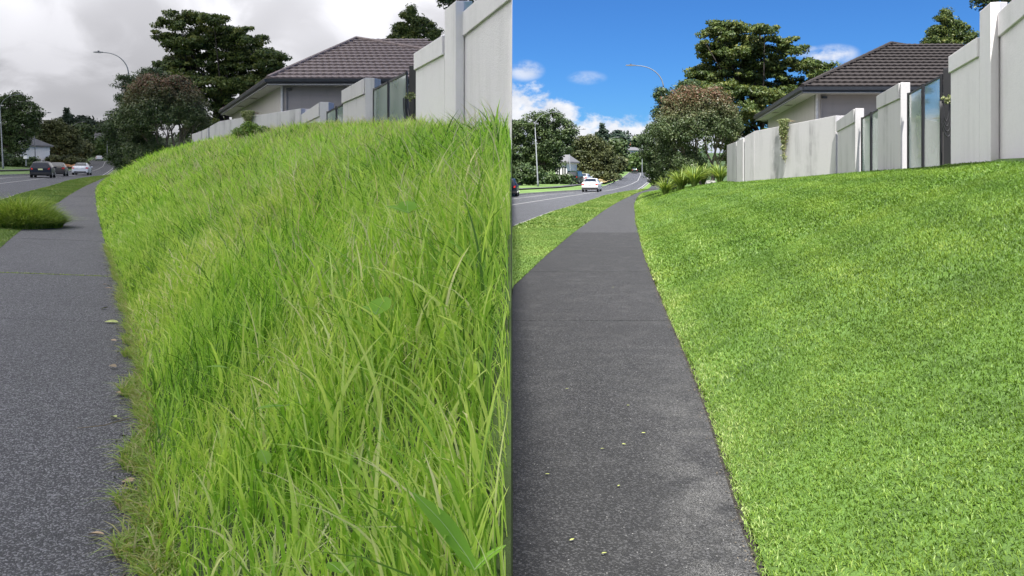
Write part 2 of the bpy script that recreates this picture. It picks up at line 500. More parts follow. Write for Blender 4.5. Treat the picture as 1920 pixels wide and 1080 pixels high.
# bank heights of the overgrown bank on the left (its foot spills over the path)
ZWA = curve([(-6, 1.4), (2, 1.72), (11.1, 1.95), (14.3, 2.2), (16.6, 2.35), (20.5, 2.65), (25, 2.85), (30, 3.05), (35.5, 2.75), (45, 2.3), (60, 1.7), (80, .9), (120, .4), (260, .3)])
def bank_z(k, Y, t):
    t = np.clip(t, 0, 1)
    if k == 'B':
        m_ = np.clip((Y - 18) / 22, 0, 1)
        return ZR(Y) + ZW(Y) * ((1.12 * t - .12 * t * t) * (1 - m_) + (1 - (1 - t) ** 2) * m_) + .02
    zw = ZWA(Y) - .0233 * Y + .036 * XW(Y)
    return ZR(Y) + zw * (1 - (1 - t) ** 2.0) + .02
SPILL = curve([(0, .30), (3.2, .34), (5, .24), (7, .16), (9.5, .07), (12, .06), (20, .1), (40, .2), (80, .1), (300, 0)])
def bank_x0(k, Y):
    return XE(Y) + .05 if k == 'B' else XE(Y) - .85 * SPILL(Y)

def strip(name, k, Ys, fl, fr, fz, mat, nx=1, parent=None, skirt=0, clip=True):
    """ground sheet between two curves; fz(Y, t) gives its height"""
    mp = site(k)
    vs = []; fs = []; rows = 0
    for Y in Ys:
        a, b = float(fl(Y)), float(fr(Y))
        w = b - a
        a0 = a
        if clip:
            if k == 'A':
                lim = .6687 * Y - .003
                b2 = min(b, lim)
                a2 = min(a, lim)
            else:
                lim = .003 if Y < 45 else -6.0
                a2 = max(a, lim); b2 = max(b, lim)
        else:
            a2, b2 = a, b
        for i in range(nx + 1):
            x = a2 + (b2 - a2) * i / nx
            t = (x - a0) / w if w else 0
            vs.append(mp((x, Y, float(fz(Y, t)))))
        rows += 1
    n = nx + 1
    for j in range(rows - 1):
        for i in range(nx):
            fs.append((j * n + i, j * n + i + 1, (j + 1) * n + i + 1, (j + 1) * n + i))
    if skirt:
        base = len(vs)
        vs += [(v[0], v[1], v[2] - skirt) for v in vs]
        ring = [(j * n, (j + 1) * n) for j in range(rows - 1)] + [((j + 1) * n + nx, j * n + nx) for j in range(rows - 1)]
        ring += [(i + 1, i) for i in range(nx)] + [((rows - 1) * n + i, (rows - 1) * n + i + 1) for i in range(nx)]
        for a, b in ring:
            fs.append((b, a, a + base, b + base))
    # drop degenerate quads
    out = []
    for f in fs:
        p = [Vector(vs[i]) for i in f]
        if ((p[2] - p[0]).cross(p[3] - p[1])).length > 1e-5:
            out.append(f)
    mb = MB(); mb.add(vs, out)
    return mb.build(name, mat, parent)

# base terrain, one sheet out to the horizon
def terrain():
    vs = []; fs = []
    ys = [-3000, -300, -40, -6, 0, 10, 25, 45, 70, 95, 120, 170, 240, 255, 275, 330, 420, 700, 1500, 4000, 9000]
    xs = [-6000, -2000, -700, -300, -150, -80, -40, -20, -8, -.001, .001, 8, 20, 40, 80, 150, 300, 700, 2000, 6000]
    for y in ys:
        for x in xs:
            z = float(ZR(y))
            if x < 0:
                xb = x + .6687 * max(y, 0)
                yy = min(max(y, 0), 420)
                z += .0233 * yy - .036 * max(min(x + .6687 * yy, 60 + .02 * yy), -20)
            vs.append((x, y, z - .3))
    n = len(xs)
    for j in range(len(ys) - 1):
        for i in range(n - 1):
            fs.append((j * n + i, j * n + i + 1, (j + 1) * n + i + 1, (j + 1) * n + i))
    o = MB().add(vs, fs).build('ground', M['hill'])
    tag(o, kind='structure')
terrain()

def frange(a, b, n):
    return [a + (b - a) * i / n for i in range(n + 1)]

YN = frange(0.02, 12, 30) + frange(12.5, 40, 40) + frange(41, 100, 50) + frange(102, 150, 16)
YRD = frange(0.02, 60, 30) + frange(62, 130, 30) + frange(134, 262, 34)

def street(k):
    side = 'left' if k == 'A' else 'right'
    ground = M['turf_l'] if k == 'A' else M['turf_r']
    # road with centre line, edge line and kerbs
    rd = strip('road', k, YRD, XL, XR, lambda Y, t: ZR(Y) - .12, M['road'], 4, clip=True)
    tag(rd, kind='structure')
    # verge between road and path
    vg = strip('verge', k, YN, lambda Y: XR(Y) + .15, lambda Y: XP(Y) - .02, lambda Y, t: ZR(Y) + .012 + .03 * math.sin(math.pi * min(1, max(0, t))), M['grass_ground_' + k], 4)
    tag(vg, kind='structure')
    fl = strip('far_verge', k, YRD, lambda Y: XL(Y) - 60, lambda Y: XL(Y) - .15, lambda Y, t: ZR(Y) + .012 + .5 * max(0, 1 - t * 1.02) + .25 * min(1, (1 - t) * 12), M['far_lawn'], 30)
    tag(fl, kind='structure')
    for nm, fn, s in (('kerb', XR, 1), ('kerb', XL, -1)):
        kb = strip(nm, k, YRD, (lambda Y, fn=fn, s=s: fn(Y) if s > 0 else fn(Y) - .15), (lambda Y, fn=fn, s=s: fn(Y) + .15 if s > 0 else fn(Y)), lambda Y, t: ZR(Y) + .004, M['kerb'], 1, skirt=.14)
        tag(kb, kind='structure')
    # far footpath across the road
    fp = strip('far_footpath', k, [y for y in YRD if y > 60 and y < 150], lambda Y: XL(Y) - 4.3, lambda Y: XL(Y) - 2.9, lambda Y, t: ZR(Y) + .3, M['road'], 2)
    tag(fp, kind='structure')
    # centre line (solid) and white edge line on the far side
    tag(strip('centre_line', k, [y for y in YRD if y < 258], lambda Y: XC(Y) - .055, lambda Y: XC(Y) + .055, lambda Y, t: ZR(Y) - .116, M['paint'], 1), kind='structure')
    tag(strip('edge_line', k, [y for y in YRD if 30 < y < 84], lambda Y: XL(Y) + 2.2, lambda Y: XL(Y) + 2.32, lambda Y, t: ZR(Y) - .116, M['paint'], 1), kind='structure')
    tag(strip('edge_line', k, [y for y in YRD if 95 < y < 200], lambda Y: XR(Y) - .55, lambda Y: XR(Y) - .43, lambda Y, t: ZR(Y) - .116, M['paint'], 1), kind='structure')
    # dry grass patches on the bend
    tag(strip('dry_grass_patch', k, frange(128, 200, 14), lambda Y: XL(Y) - 8 + 2 * math.sin(Y * .2), lambda Y: XL(Y) - .6, lambda Y, t: ZR(Y) + .34 + .5 * (1 - t), M['dry' if k == 'B' else 'clay'], 5), kind='structure')
    tag(strip('dry_grass_patch', k, frange(56, 93, 10), lambda Y: XP(Y) - .6 - .5 * math.sin(Y * .3), lambda Y: XP(Y) - .1, lambda Y, t: ZR(Y) + .05, M['dry'], 2), kind='structure')
    # bank
    bk = strip('bank', k, [y for y in YN], lambda Y: bank_x0(k, Y), lambda Y: XW(Y) + .3, lambda Y, t: bank_z(k, Y, t) - (.0 if k == 'A' else .0), ground, 24, skirt=0)
    tag(bk, kind='structure')
    # level ground behind the wall
    yd = strip('yard', k, frange(5, 150, 40), lambda Y: XW(Y) + .25, lambda Y: XW(Y) + 60, lambda Y, t: (bank_z(k, Y, 1.0) - .15 + min(1.0, t * 12) * .9), M['yard'], 8)
    tag(yd, kind='structure')
    # soil face where the bank is cut
    if k == 'A':
        mp = site('A'); mb = MB(); rows = []
        for Y in [y for y in YN if 1.0 < y < 12]:
            X = .6687 * Y - .003
            x0 = bank_x0('A', Y); t = (X - x0) / (XW(Y) + .3 - x0)
            z = bank_z('A', Y, t) if X > x0 else 0
            p = mp((X, Y, float(z) - .004)); rows.append((p, (p[0], p[1], -.3)))
        vs = [v for r_ in rows for v in r_]
        mb.add(vs, [(2 * i, 2 * i + 2, 2 * i + 3, 2 * i + 1) for i in range(len(rows) - 1)])
        tag(mb.build('soil_cut', M['soil_cut']), kind='structure')

M['grass_ground_A'] = simple('verge_turf_left', (.15, .21, .045), .95, var=.35, scale=.8, bump=.8, bscale=60)
M['grass_ground_B'] = simple('verge_turf_right', (.11, .19, .03), .95, var=.35, scale=.8, bump=.8, bscale=60)

def paths(k):
    base = tag(empty('footpath', (0, 0, 0)), kind='structure')
    joints = {'A': [.02, 7.9, 11.05, 15.9, 21.2, 28, 36, 46, 60, 80, 110, 150], 'B': [.02, 8.75, 13.2, 17.6, 22.3, 30, 38, 48, 62, 80, 110, 150]}[k]
    for i in range(len(joints) - 1):
        a, b = joints[i], joints[i + 1]
        gap = {'A': .02, 'B': .016}[k]
        if k == 'A': gap = .05 if abs(a - 11.05) < .01 else .008
        if k == 'A' and a > 12: gap = .03
        # joints that barely show are only hairline
        n = max(3, int((b - a) / .8))
        mat = M['path_far'] if (k == 'B' and a > 22) else M['path_' + ('l' if k == 'A' else 'r')]
        strip('slab', k, frange(a + (gap if i else 0), b - .001, n), lambda Y: XP(Y), (lambda Y: XE(Y) + (.35 if k == 'A' else 0)), lambda Y, t: ZR(Y) + .02, mat, 4, parent=base, skirt=.1)
    o = strip('joint_soil', k, joints, lambda Y: XP(Y) - .1, lambda Y: XE(Y) + .12, lambda Y, t: ZR(Y) - .008, M['soil'], 1, parent=base)
    if k == 'B':      # path underfoot and behind the viewer
        MB().box((-.2, -3.0, -.03), (3.0, 6.0, .1)).build('slab', M['path_r'], base)
for k in 'AB':
    street(k); paths(k)

# ------------------------------------------------------------------ grass
def blades(name, base, h, w, yaw, bend, segs, tint, mat, face=None, parent=None, kind='stuff', xmax=None, lab=None, tipw=.12, curl=0.0):
    if xmax is not None:
        kp = base[:, 0] < -.009
        base, h, w, yaw, bend, tint = base[kp], h[kp], w[kp], yaw[kp], bend[kp], tint[kp]
        face = face[kp] if face is not None else None
        nr = base[:, 0] > -.07
        w = np.where(nr, w * .55, w); h = np.where(nr, h * .75, h)
    N = len(base)
    dirx, diry = np.cos(yaw), np.sin(yaw)
    if xmax is not None:
        tipx = base[:, 0] + dirx * h * bend
        dirx = np.where(tipx > xmax, -np.abs(dirx), dirx)
    fa = yaw + math.pi / 2 if face is None else face
    sx, sy = np.cos(fa) * w / 2, np.sin(fa) * w / 2
    rows = []
    for s in range(segs + 1):
        q = s / segs
        cx = base[:, 0] + dirx * h * bend * q ** 2
        cy = base[:, 1] + diry * h * bend * q ** 2
        cz = base[:, 2] + h * (q - .45 * np.minimum(bend, 1.4) * q ** 2.2 - curl * q ** 4)
        if s < segs:
            k = (1 - q) ** .55 if s else .75
            if xmax is not None:
                a = np.minimum(cx - sx * k, xmax); b = np.minimum(cx + sx * k, xmax)
            else:
                a = cx - sx * k; b = cx + sx * k
            rows.append(np.stack([a, cy - sy * k, cz], 1))
            rows.append(np.stack([b, cy + sy * k, cz], 1))
        else:
            if xmax is not None:
                cx = np.minimum(cx, xmax)
            rows.append(np.stack([cx, cy, cz], 1))
    V = np.stack(rows, 1)                      # N, 2*segs+1, 3
    nv = 2 * segs + 1
    pat = []; tot = []
    for s in range(segs - 1):
        pat += [2 * s, 2 * s + 1, 2 * s + 3, 2 * s + 2]; tot.append(4)
    pat += [2 * segs - 2, 2 * segs - 1, 2 * segs]; tot.append(3)
    loops = (np.arange(N)[:, None] * nv + np.array(pat)[None]).ravel()
    totals = np.tile(np.array(tot), N)
    starts = np.concatenate([[0], np.cumsum(totals)[:-1]])
    o = np_mesh(name, V.reshape(-1, 3), loops, starts, totals, mat, {'tint': np.repeat(np.clip(tint, 0, 1), nv)}, parent)
    if kind:
        o['kind'] = kind
    return o

def mapA(P):  # same shear and tilt, for arrays of left-street points
    return np.stack([P[:, 0] - .6687 * P[:, 1], P[:, 1], P[:, 2] + .0233 * P[:, 1] - .036 * P[:, 0]], 1)

def infrustum(P, m=160, right=420):
    px = 960 + F * P[:, 0] / P[:, 1]; py = 330 - F * (P[:, 2] - EYE) / P[:, 1]
    return (px > -m) & (px < 1920 + right) & (py < 1080 + m * 1.6)

def vnoise(x, y, s, seed=0):
    """cheap smooth value noise"""
    x = x / s + seed * 17.3; y = y / s + seed * 9.1
    xi = np.floor(x).astype(int); yi = np.floor(y).astype(int)
    fx = x - xi; fy = y - yi
    fx = fx * fx * (3 - 2 * fx); fy = fy * fy * (3 - 2 * fy)
    def hsh(a, b):
        v = np.sin(a * 127.1 + b * 311.7 + seed * 13.7) * 43758.5453
        return v - np.floor(v)
    return (hsh(xi, yi) * (1 - fx) + hsh(xi + 1, yi) * fx) * (1 - fy) + (hsh(xi, yi + 1) * (1 - fx) + hsh(xi + 1, yi + 1) * fx) * fy

def bank_points(k, n, Y0, Y1, t0=0.0, t1=1.0, pw=1.0, spill=False):
    Y = Y0 + (Y1 - Y0) * NR.random(n) ** pw
    t = t0 + (t1 - t0) * NR.random(n)
    a = XE(Y) + .014 if k == 'B' else XE(Y) - .85 * SPILL(Y); b = XW(Y) + .05
    keep = NR.random(n) < (b - a) / 7.5
    Y, t, a, b = Y[keep], t[keep], a[keep], b[keep]
    X = a + (b - a) * t
    x0 = bank_x0(k, Y); z = bank_z(k, Y, (X - x0) / (XW(Y) + .3 - x0))
    P = np.stack([X, Y, z], 1)
    if k == 'A':
        P = mapA(P)
        ok = P[:, 0] < -.004
    else:
        ok = P[:, 0] > .004
    ok &= infrustum(P)
    return P[ok], t[ok]

def long_grass():
    # dense undergrowth, mid layer and long blades, thinner and coarser with distance
    specs = [  # n, Y0, Y1, h0, h1, w, segs, bend
        (72000, 1.2, 6.5, .09, .20, .0070, 3, 1.2),
        (42000, 1.2, 6.5, .20, .46, .0100, 5, .62),
        (2600, 1.2, 6.0, .36, .58, .013, 6, .9),
        (92000, 6.5, 14, .14, .40, .0145, 3, .85),
        (14000, 6.5, 16, .34, .55, .016, 4, .8),
        (50000, 14, 26, .2, .5, .032, 3, .9),
        (36000, 26, 50, .22, .55, .05, 2, .8),
        (12000, 50, 85, .25, .5, .08, 2, .6),
    ]
    for i, (n, Y0, Y1, h0, h1, w, segs, bend) in enumerate(specs):
        P, t = bank_points('A', n, Y0, Y1)
        N = len(P)
        clump = vnoise(P[:, 0], P[:, 1], .55, 3 + i) * .6 + vnoise(P[:, 0], P[:, 1], .17, 5) * .4
        grow = np.clip(.35 + t * 5, 0, 1) * (.35 + 1.1 * clump)
        h = (h0 + (h1 - h0) * NR.random(N)) * grow
        cl2 = vnoise(P[:, 0], P[:, 1], .3, 8)
        yaw = np.where(NR.random(N) < .4, cl2 * 12 + NR.normal(0, .6, N), NR.random(N) * 6.28)
        tint = .02 + .93 * NR.random(N) + .35 * (vnoise(P[:, 0], P[:, 1], 1.2, 2) - .5) + .2 * (vnoise(P[:, 0], P[:, 1], .25, 12) - .5)
        b = bend * (.25 + 1.1 * NR.random(N) ** 1.5)
        ww = w * (.55 + .8 * NR.random(N)) * (.8 + .5 * (h / h1))
        face = NR.normal(0, .7, N)
        o = blades('long_grass', P, h, ww, yaw, b, segs, tint, M['grass_long'], face, xmax=-.006)
    # creeping fringe lying on the path edge
    n = 15000
    Y = .9 + 14 * NR.random(n) ** 1.3
    X = XE(Y) - .65 * SPILL(Y) + .03 - ((.06 + SPILL(Y) * .5) * (.1 + 1.5 * vnoise(Y, Y * 0, .22, 4))) * NR.random(n) ** .8
    P = mapA(np.stack([X, Y, np.full(n, .022)], 1))
    P[:, 2] += np.clip((X - XE(Y) + SPILL(Y)) * .35, 0, .1)
    P = P[(P[:, 0] < -.01) & infrustum(P)]
    N = len(P)
    blades('creeping_grass', P, .05 + .11 * NR.random(N), .006 + .006 * NR.random(N), NR.random(N) * 6.28, .5 + .9 * NR.random(N), 3, .15 + .8 * NR.random(N), M['grass_fringe'], NR.random(N) * 6.28, xmax=-.002)
    # taller seed stems breaking the skyline against the wall
    P, t = bank_points('A', 5200, 4, 30, .2, 1.0)
    N = len(P)
    blades('seed_stems', P, .4 + .32 * NR.random(N) ** 1.5, .005 + .0007 * P[:, 1], NR.random(N) * 6.28, .3 + .4 * NR.random(N), 4, NR.random(N), M['seed'], NR.normal(0, .7, N), xmax=-.002)
long_grass()

def lawn():
    specs = [(270000, 2.0, 5.6, .026, .0062, 2), (165000, 5.6, 11, .036, .009, 2), (100000, 11, 22, .05, .018, 2), (60000, 22, 42, .07, .028, 1), (16000, 42, 75, .1, .05, 1)]
    for (n, Y0, Y1, h, w, segs) in specs:
        P, t = bank_points('B', n, Y0, Y1)
        N = len(P)
        stripes = np.sin((t * 5.5 + P[:, 1] * .02) * 6.283) * .11 * np.clip(P[:, 1] / 7, 0, 1)
        tint = .1 + .6 * NR.random(N) ** 1.1 + .22 * (vnoise(P[:, 0], P[:, 1], .7, 2) - .5) + .25 * (vnoise(P[:, 0], P[:, 1], .12, 6) - .5) + stripes + .34 * np.exp(-t * 8)
        hh = h * (.6 + .8 * NR.random(N))
        blades('mown_grass', P, hh, w * (.6 + .8 * NR.random(N)), NR.random(N) * 6.28, .3 + 1.1 * NR.random(N), segs, tint, M['grass_lawn'], NR.random(N) * 6.28)
lawn()

def verge_grass():
    for k in 'AB':
        for (n, Y0, Y1, h, w) in ((42000, 8, 24, .035 if k == 'B' else .045, .012), (34000, 24, 60, .06, .035), (7000, 60, 95, .09, .07)):
            Y = Y0 + (Y1 - Y0) * NR.random(n); a = XR(Y) + .15; b = XP(Y) - .0
            X = a + (b - a) * NR.random(n)
            P = np.stack([X, Y, ZR(Y) + .012 + .03 * np.sin(np.pi * (X - a) / (b - a))], 1)
            if k == 'A':
                P = mapA(P); ok = P[:, 0] < -.02
            else:
                ok = P[:, 0] > .02
            P = P[ok & infrustum(P)]
            N = len(P)
            blades('verge_grass', P, h * (.5 + NR.random(N)), w * (.5 + NR.random(N)), NR.random(N) * 6.28, .3 + NR.random(N), 2, .1 + .6 * NR.random(N) + .4 * (vnoise(P[:, 0], P[:, 1], 1.3, 3) - .4), M['grass_verge'], NR.normal(0, .8, N))
        # grass over the path edge
    # weedy joint across the left path
    n = 1500
    t = NR.random(n)
    Y = np.full(n, 11.08) + NR.normal(0, .012, n); X = XP(Y) + (XE(Y) - XP(Y)) * t
    P = mapA(np.stack([X, Y, np.full(n, .0)], 1)); P = P[P[:, 0] > -20]
    N = len(P)
    blades('joint_weeds', P, .02 + .035 * NR.random(N), .008 * np.ones(N), NR.random(N) * 6.28, .5 + NR.random(N), 2, .3 + .5 * NR.random(N), M['grass_fringe'])
verge_grass()

def tuft(px, py, Y, rad, hgt, n, name, label, k='A', squash=.8):
    """overgrown grass clump at a photo position"""
    c = W(px, py, Y)
    c = (c[0], Y, .0 + .0233 * Y - .036 * (c[0] + .6687 * Y))
    e = empty(name, c, 0, label, 'grass clump')
    r = rad * np.sqrt(NR.random(n)); a = NR.random(n) * 6.28
    P = np.stack([r * np.cos(a), r * np.sin(a) * squash, np.zeros(n)], 1)
    rr = r / rad
    h = hgt * (1.08 - .72 * rr ** 1.5) * (.5 + .6 * NR.random(n))
    yaw = a + NR.normal(0, .9, n)
    bl = blades('blades', P, h, .012 + .012 * NR.random(n), yaw, .25 + 1.3 * rr * NR.random(n) + .4 * NR.random(n), 5, .02 + .85 * NR.random(n), M['grass_clump'], NR.normal(0, .8, n), parent=e)
    return e
tuft(34, 420, 18.6, .95, .95, 9000, 'grass_clump', 'tall bushy clump of grass flopping over the left edge of the left footpath')

# broad leaved weeds in the long grass
def leaf_mesh(L, Wd, lobed=0, n=10, fold=.12, droop=.25):
    mb = MB(); rows = []
    for i in range(n + 1):
        q = i / n
        w = Wd / 2 * math.sin(math.pi * min(1, q * .96 + .03)) ** .75 * (1 + lobed * math.sin(q * 25))
        x = L * q; z = -droop * L * q * q + .02 * math.sin(q * 14) * L * .2
        rows += [(x, -w, z + fold * w), (x, 0, z), (x, w, z + fold * w)]
    fs = []
    for i in range(n):
        for j in range(2):
            fs.append((i * 3 + j, i * 3 + j + 1, (i + 1) * 3 + j + 1, (i + 1) * 3 + j))
    mb.add(rows, fs)
    return mb
def weed(px, py, Y, leaves, label):
    """leaves: (direction in degrees seen from above, pitch, length, width, lobed)"""
    c = W(px, py, Y)
    e = empty('broadleaf_weed', c, 0, label, 'weed')
    for (az, pit, L, Wd, lob) in leaves:
        o = leaf_mesh(L, Wd, lob).build('leaf', M['weed'], e, smooth=True)
        at = o.data.attributes.new('tint', 'FLOAT', 'POINT')
        at.data.foreach_set('value', [R.random()] * len(o.data.vertices))
        o.rotation_euler = (math.radians(R.uniform(-10, 10)), -math.radians(pit), math.radians(az))
        n = 10
        ptsr = [(L * q, 0, -.25 * L * q * q + .02 * math.sin(q * 14) * L * .2 + .0015) for q in [i / n for i in range(n + 1)]]
        rb = MB().tube(ptsr, [.0013 * (1 - .7 * i / n) for i in range(n + 1)], 5).build('midrib', M['weedrib'], o)
    return e

# ------------------------------------------------------------------ wall
def slab_quad(mb, k, pl, pr, tl, tr, bl, br, thick, off=0.0):
    """upright slab between plan points pl, pr (x, y); tl.. are heights; off pushes the face out"""
    mp = site(k)
    a = Vector(mp((pl[0], pl[1], 0))); b = Vector(mp((pr[0], pr[1], 0)))
    d = (b - a); d.z = 0; d.normalize()
    nrm = Vector((d.y, -d.x, 0))            # candidate normal
    if nrm.dot(Vector((-a.x, -a.y, 0)) + Vector((-2, 0, 0))) < 0:
        nrm = -nrm
    A = mp((pl[0], pl[1], tl)); B_ = mp((pr[0], pr[1], tr)); C = mp((pr[0], pr[1], br)); D = mp((pl[0], pl[1], bl))
    f = [Vector(p) + nrm * off for p in (D, C, B_, A)]
    r = [p - nrm * (thick + off) for p in f]
    if k == 'A':
        for arr in (f, r):
            for i_, j_ in ((1, 0), (2, 3)):
                if arr[i_].x > -.003:
                    q_ = (-.003 - arr[j_].x) / (arr[i_].x - arr[j_].x)
                    arr[i_] = arr[j_] + (arr[i_] - arr[j_]) * q_
    mb.hexa([f[0], f[1], r[1], r[0]], [f[3], f[2], r[2], r[3]])
    return nrm

def pt(px, Y):
    return ((px - 960) / F * Y, Y)
def zt(py, Y):
    return EYE + (330 - py) / F * Y

def boundary_wall(k, label):
    e = empty('boundary_wall', (0, 0, 0), 0, label, 'wall')
    lo = .7
    def panel(name, pxl, pxr, Yl, Yr, ytl, ytr, ybl, ybr, mat, thick=.2, off=0, groove=None, bev=True):
        pl, pr = pt(pxl, Yl), pt(pxr, Yr)
        mb = MB()
        slab_quad(mb, k, pl, pr, zt(ytl, Yl), zt(ytr, Yr), zt(ybl, Yl) - lo, zt(ybr, Yr) - lo, thick, off)
        o = mb.build(name, mat, e)
        bm = o.modifiers.new('bevel', 'BEVEL'); bm.width = .012; bm.segments = 2
        if groove:
            gl, gr = groove
            mb = MB()
            slab_quad(mb, k, pl, pr, zt(ytl, Yl) + .012, zt(ytr, Yr) + .012, zt(gl, Yl), zt(gr, Yr), thick + .03, off + .045)
            c = mb.build('coping_band', mat, e)
            bm = c.modifiers.new('bevel', 'BEVEL'); bm.width = .012; bm.segments = 2
        return o
    w, wr = M['wall'], M['wall_rough']
    # far plain stretch
    if k == 'B' or True:
        panel('wall_panel', 1363, 1380, 38.5, 36.3, 272, 266, 347, 345, M['wall_old'])
        panel('wall_panel', 1381, 1393, 36.2, 35.5, 265, 259, 344.5, 343, M['wall_old'])
        panel('wall_panel', 1396, 1414, 35.4, 34.7, 256.5, 246, 343, 341, M['wall_old'])
        panel('wall_panel', 1414.3, 1567, 34.7, 30.2, 246, 216.4, 341, 326, M['wall_old'])
        panel('wall_panel', 1568, 1590, 30.6, 30.3, 216.4, 216, 326, 325, w, off=-.3)
    panel('wall_panel', 1570, 1603, 30.0, 28.0, 228.5, 205, 326, 323, w, groove=(247, 230))
    panel('pillar', 1603.4, 1620, 27.9, 27.8, 203, 203, 323, 322, w, thick=.35, off=.03)
    panel('wall_panel', 1646, 1688, 24.8, 22.0, 181, 156.5, 320, 317, w, groove=(204.5, 185))
    panel('pillar', 1688.4, 1706.5, 21.9, 21.8, 154.5, 154.5, 317, 315, w, thick=.32, off=.03)
    panel('wall_panel', 1782.5, 1836, 16.5, 14.7, 107, 71, 306, 301, wr, groove=(137, 106.5))
    # the big pillar has two visible faces
    mp = site(k)
    def post(name, corners, ys, mat):
        pts = [(*pt(px, Y), 0) for px, Y in corners]
        top = [mp((p[0], p[1], zt(y, p[1]))) for p, y in zip(pts, ys)]
        bot = [mp((p[0], p[1], zt(300, p[1]) - lo)) for p in pts]
        o = MB().hexa(bot, top).build(name, mat, e)
        bm = o.modifiers.new('bevel', 'BEVEL'); bm.width = .015; bm.segments = 2
    post('pillar', [(1836.5, 14.6), (1857, 13.9), (1873, 13.95), (1889, 14.9)], [22, 4, 3.5, 3], wr)
    if k == 'B':
        panel('wall_panel', 1873.5, 2040, 14.0, 10.2, 27, -118, 298, 288, wr, groove=(71, -66))
    else:
        Ye = 11.96
        panel('wall_panel', 1873.5, 2040, 14.0, 10.2, 27, -118, 298, 288, wr, groove=(71, -66))
    # frosted glass screens in black frames
    def screen(pxl, pxr, Yl, Yr, ytl, ytr, ybl, ybr):
        fr = MB()
        slab_quad(fr, k, pt(pxl, Yl), pt(pxr, Yr), zt(ytl, Yl), zt(ytr, Yr), zt(ytl, Yl) - .05, zt(ytr, Yr) - .05, .05, .01)
        o = fr.build('screen_rail', M['black'], e)
        mb = MB()
        slab_quad(mb, k, pt(pxl, Yl), pt(pxr, Yr), zt(ytl, Yl) - .05, zt(ytr, Yr) - .05, zt(ybl, Yl) - lo, zt(ybr, Yr) - lo, .012, -.01)
        mb.build('glass_pane', M['glass'], e)
    def spost(px, Y, yt, yb, wpx=2.8):
        mb = MB()
        slab_quad(mb, k, pt(px - wpx / 2, Y), pt(px + wpx / 2, Y), zt(yt, Y), zt(yt, Y), zt(yb, Y) - lo, zt(yb, Y) - lo, .05, .02)
        mb.build('screen_post', M['black'], e)
    screen(1616, 1632, 27.6, 26.6, 221, 212, 322, 321)
    spost(1633.5, 26.5, 210, 321)
    screen(1635, 1645.5, 26.4, 25.6, 211, 204.5, 321, 320)
    spost(1616, 27.6, 220, 322, 1.4)
    screen(1703, 1729.5, 21.5, 19.9, 175, 160, 315, 312)
    spost(1731, 19.85, 157, 312, 3.6)
    screen(1733, 1764, 19.7, 17.9, 158, 141, 312, 308)
    spost(1703, 21.5, 174, 315, 1.6)
    spost(1765.5, 17.8, 139, 308, 3.0)
    # dark gate recess
    panel('gate_leaf', 1767, 1782, 17.7, 17.6, 128, 128, 308, 306, M['black'], thick=.06, off=-.08)
    return e
boundary_wall('A', 'white rendered boundary wall with frosted glass screens half sunk behind the overgrown bank')
boundary_wall('B', 'white rendered boundary wall with frosted glass screens standing on the mown bank')

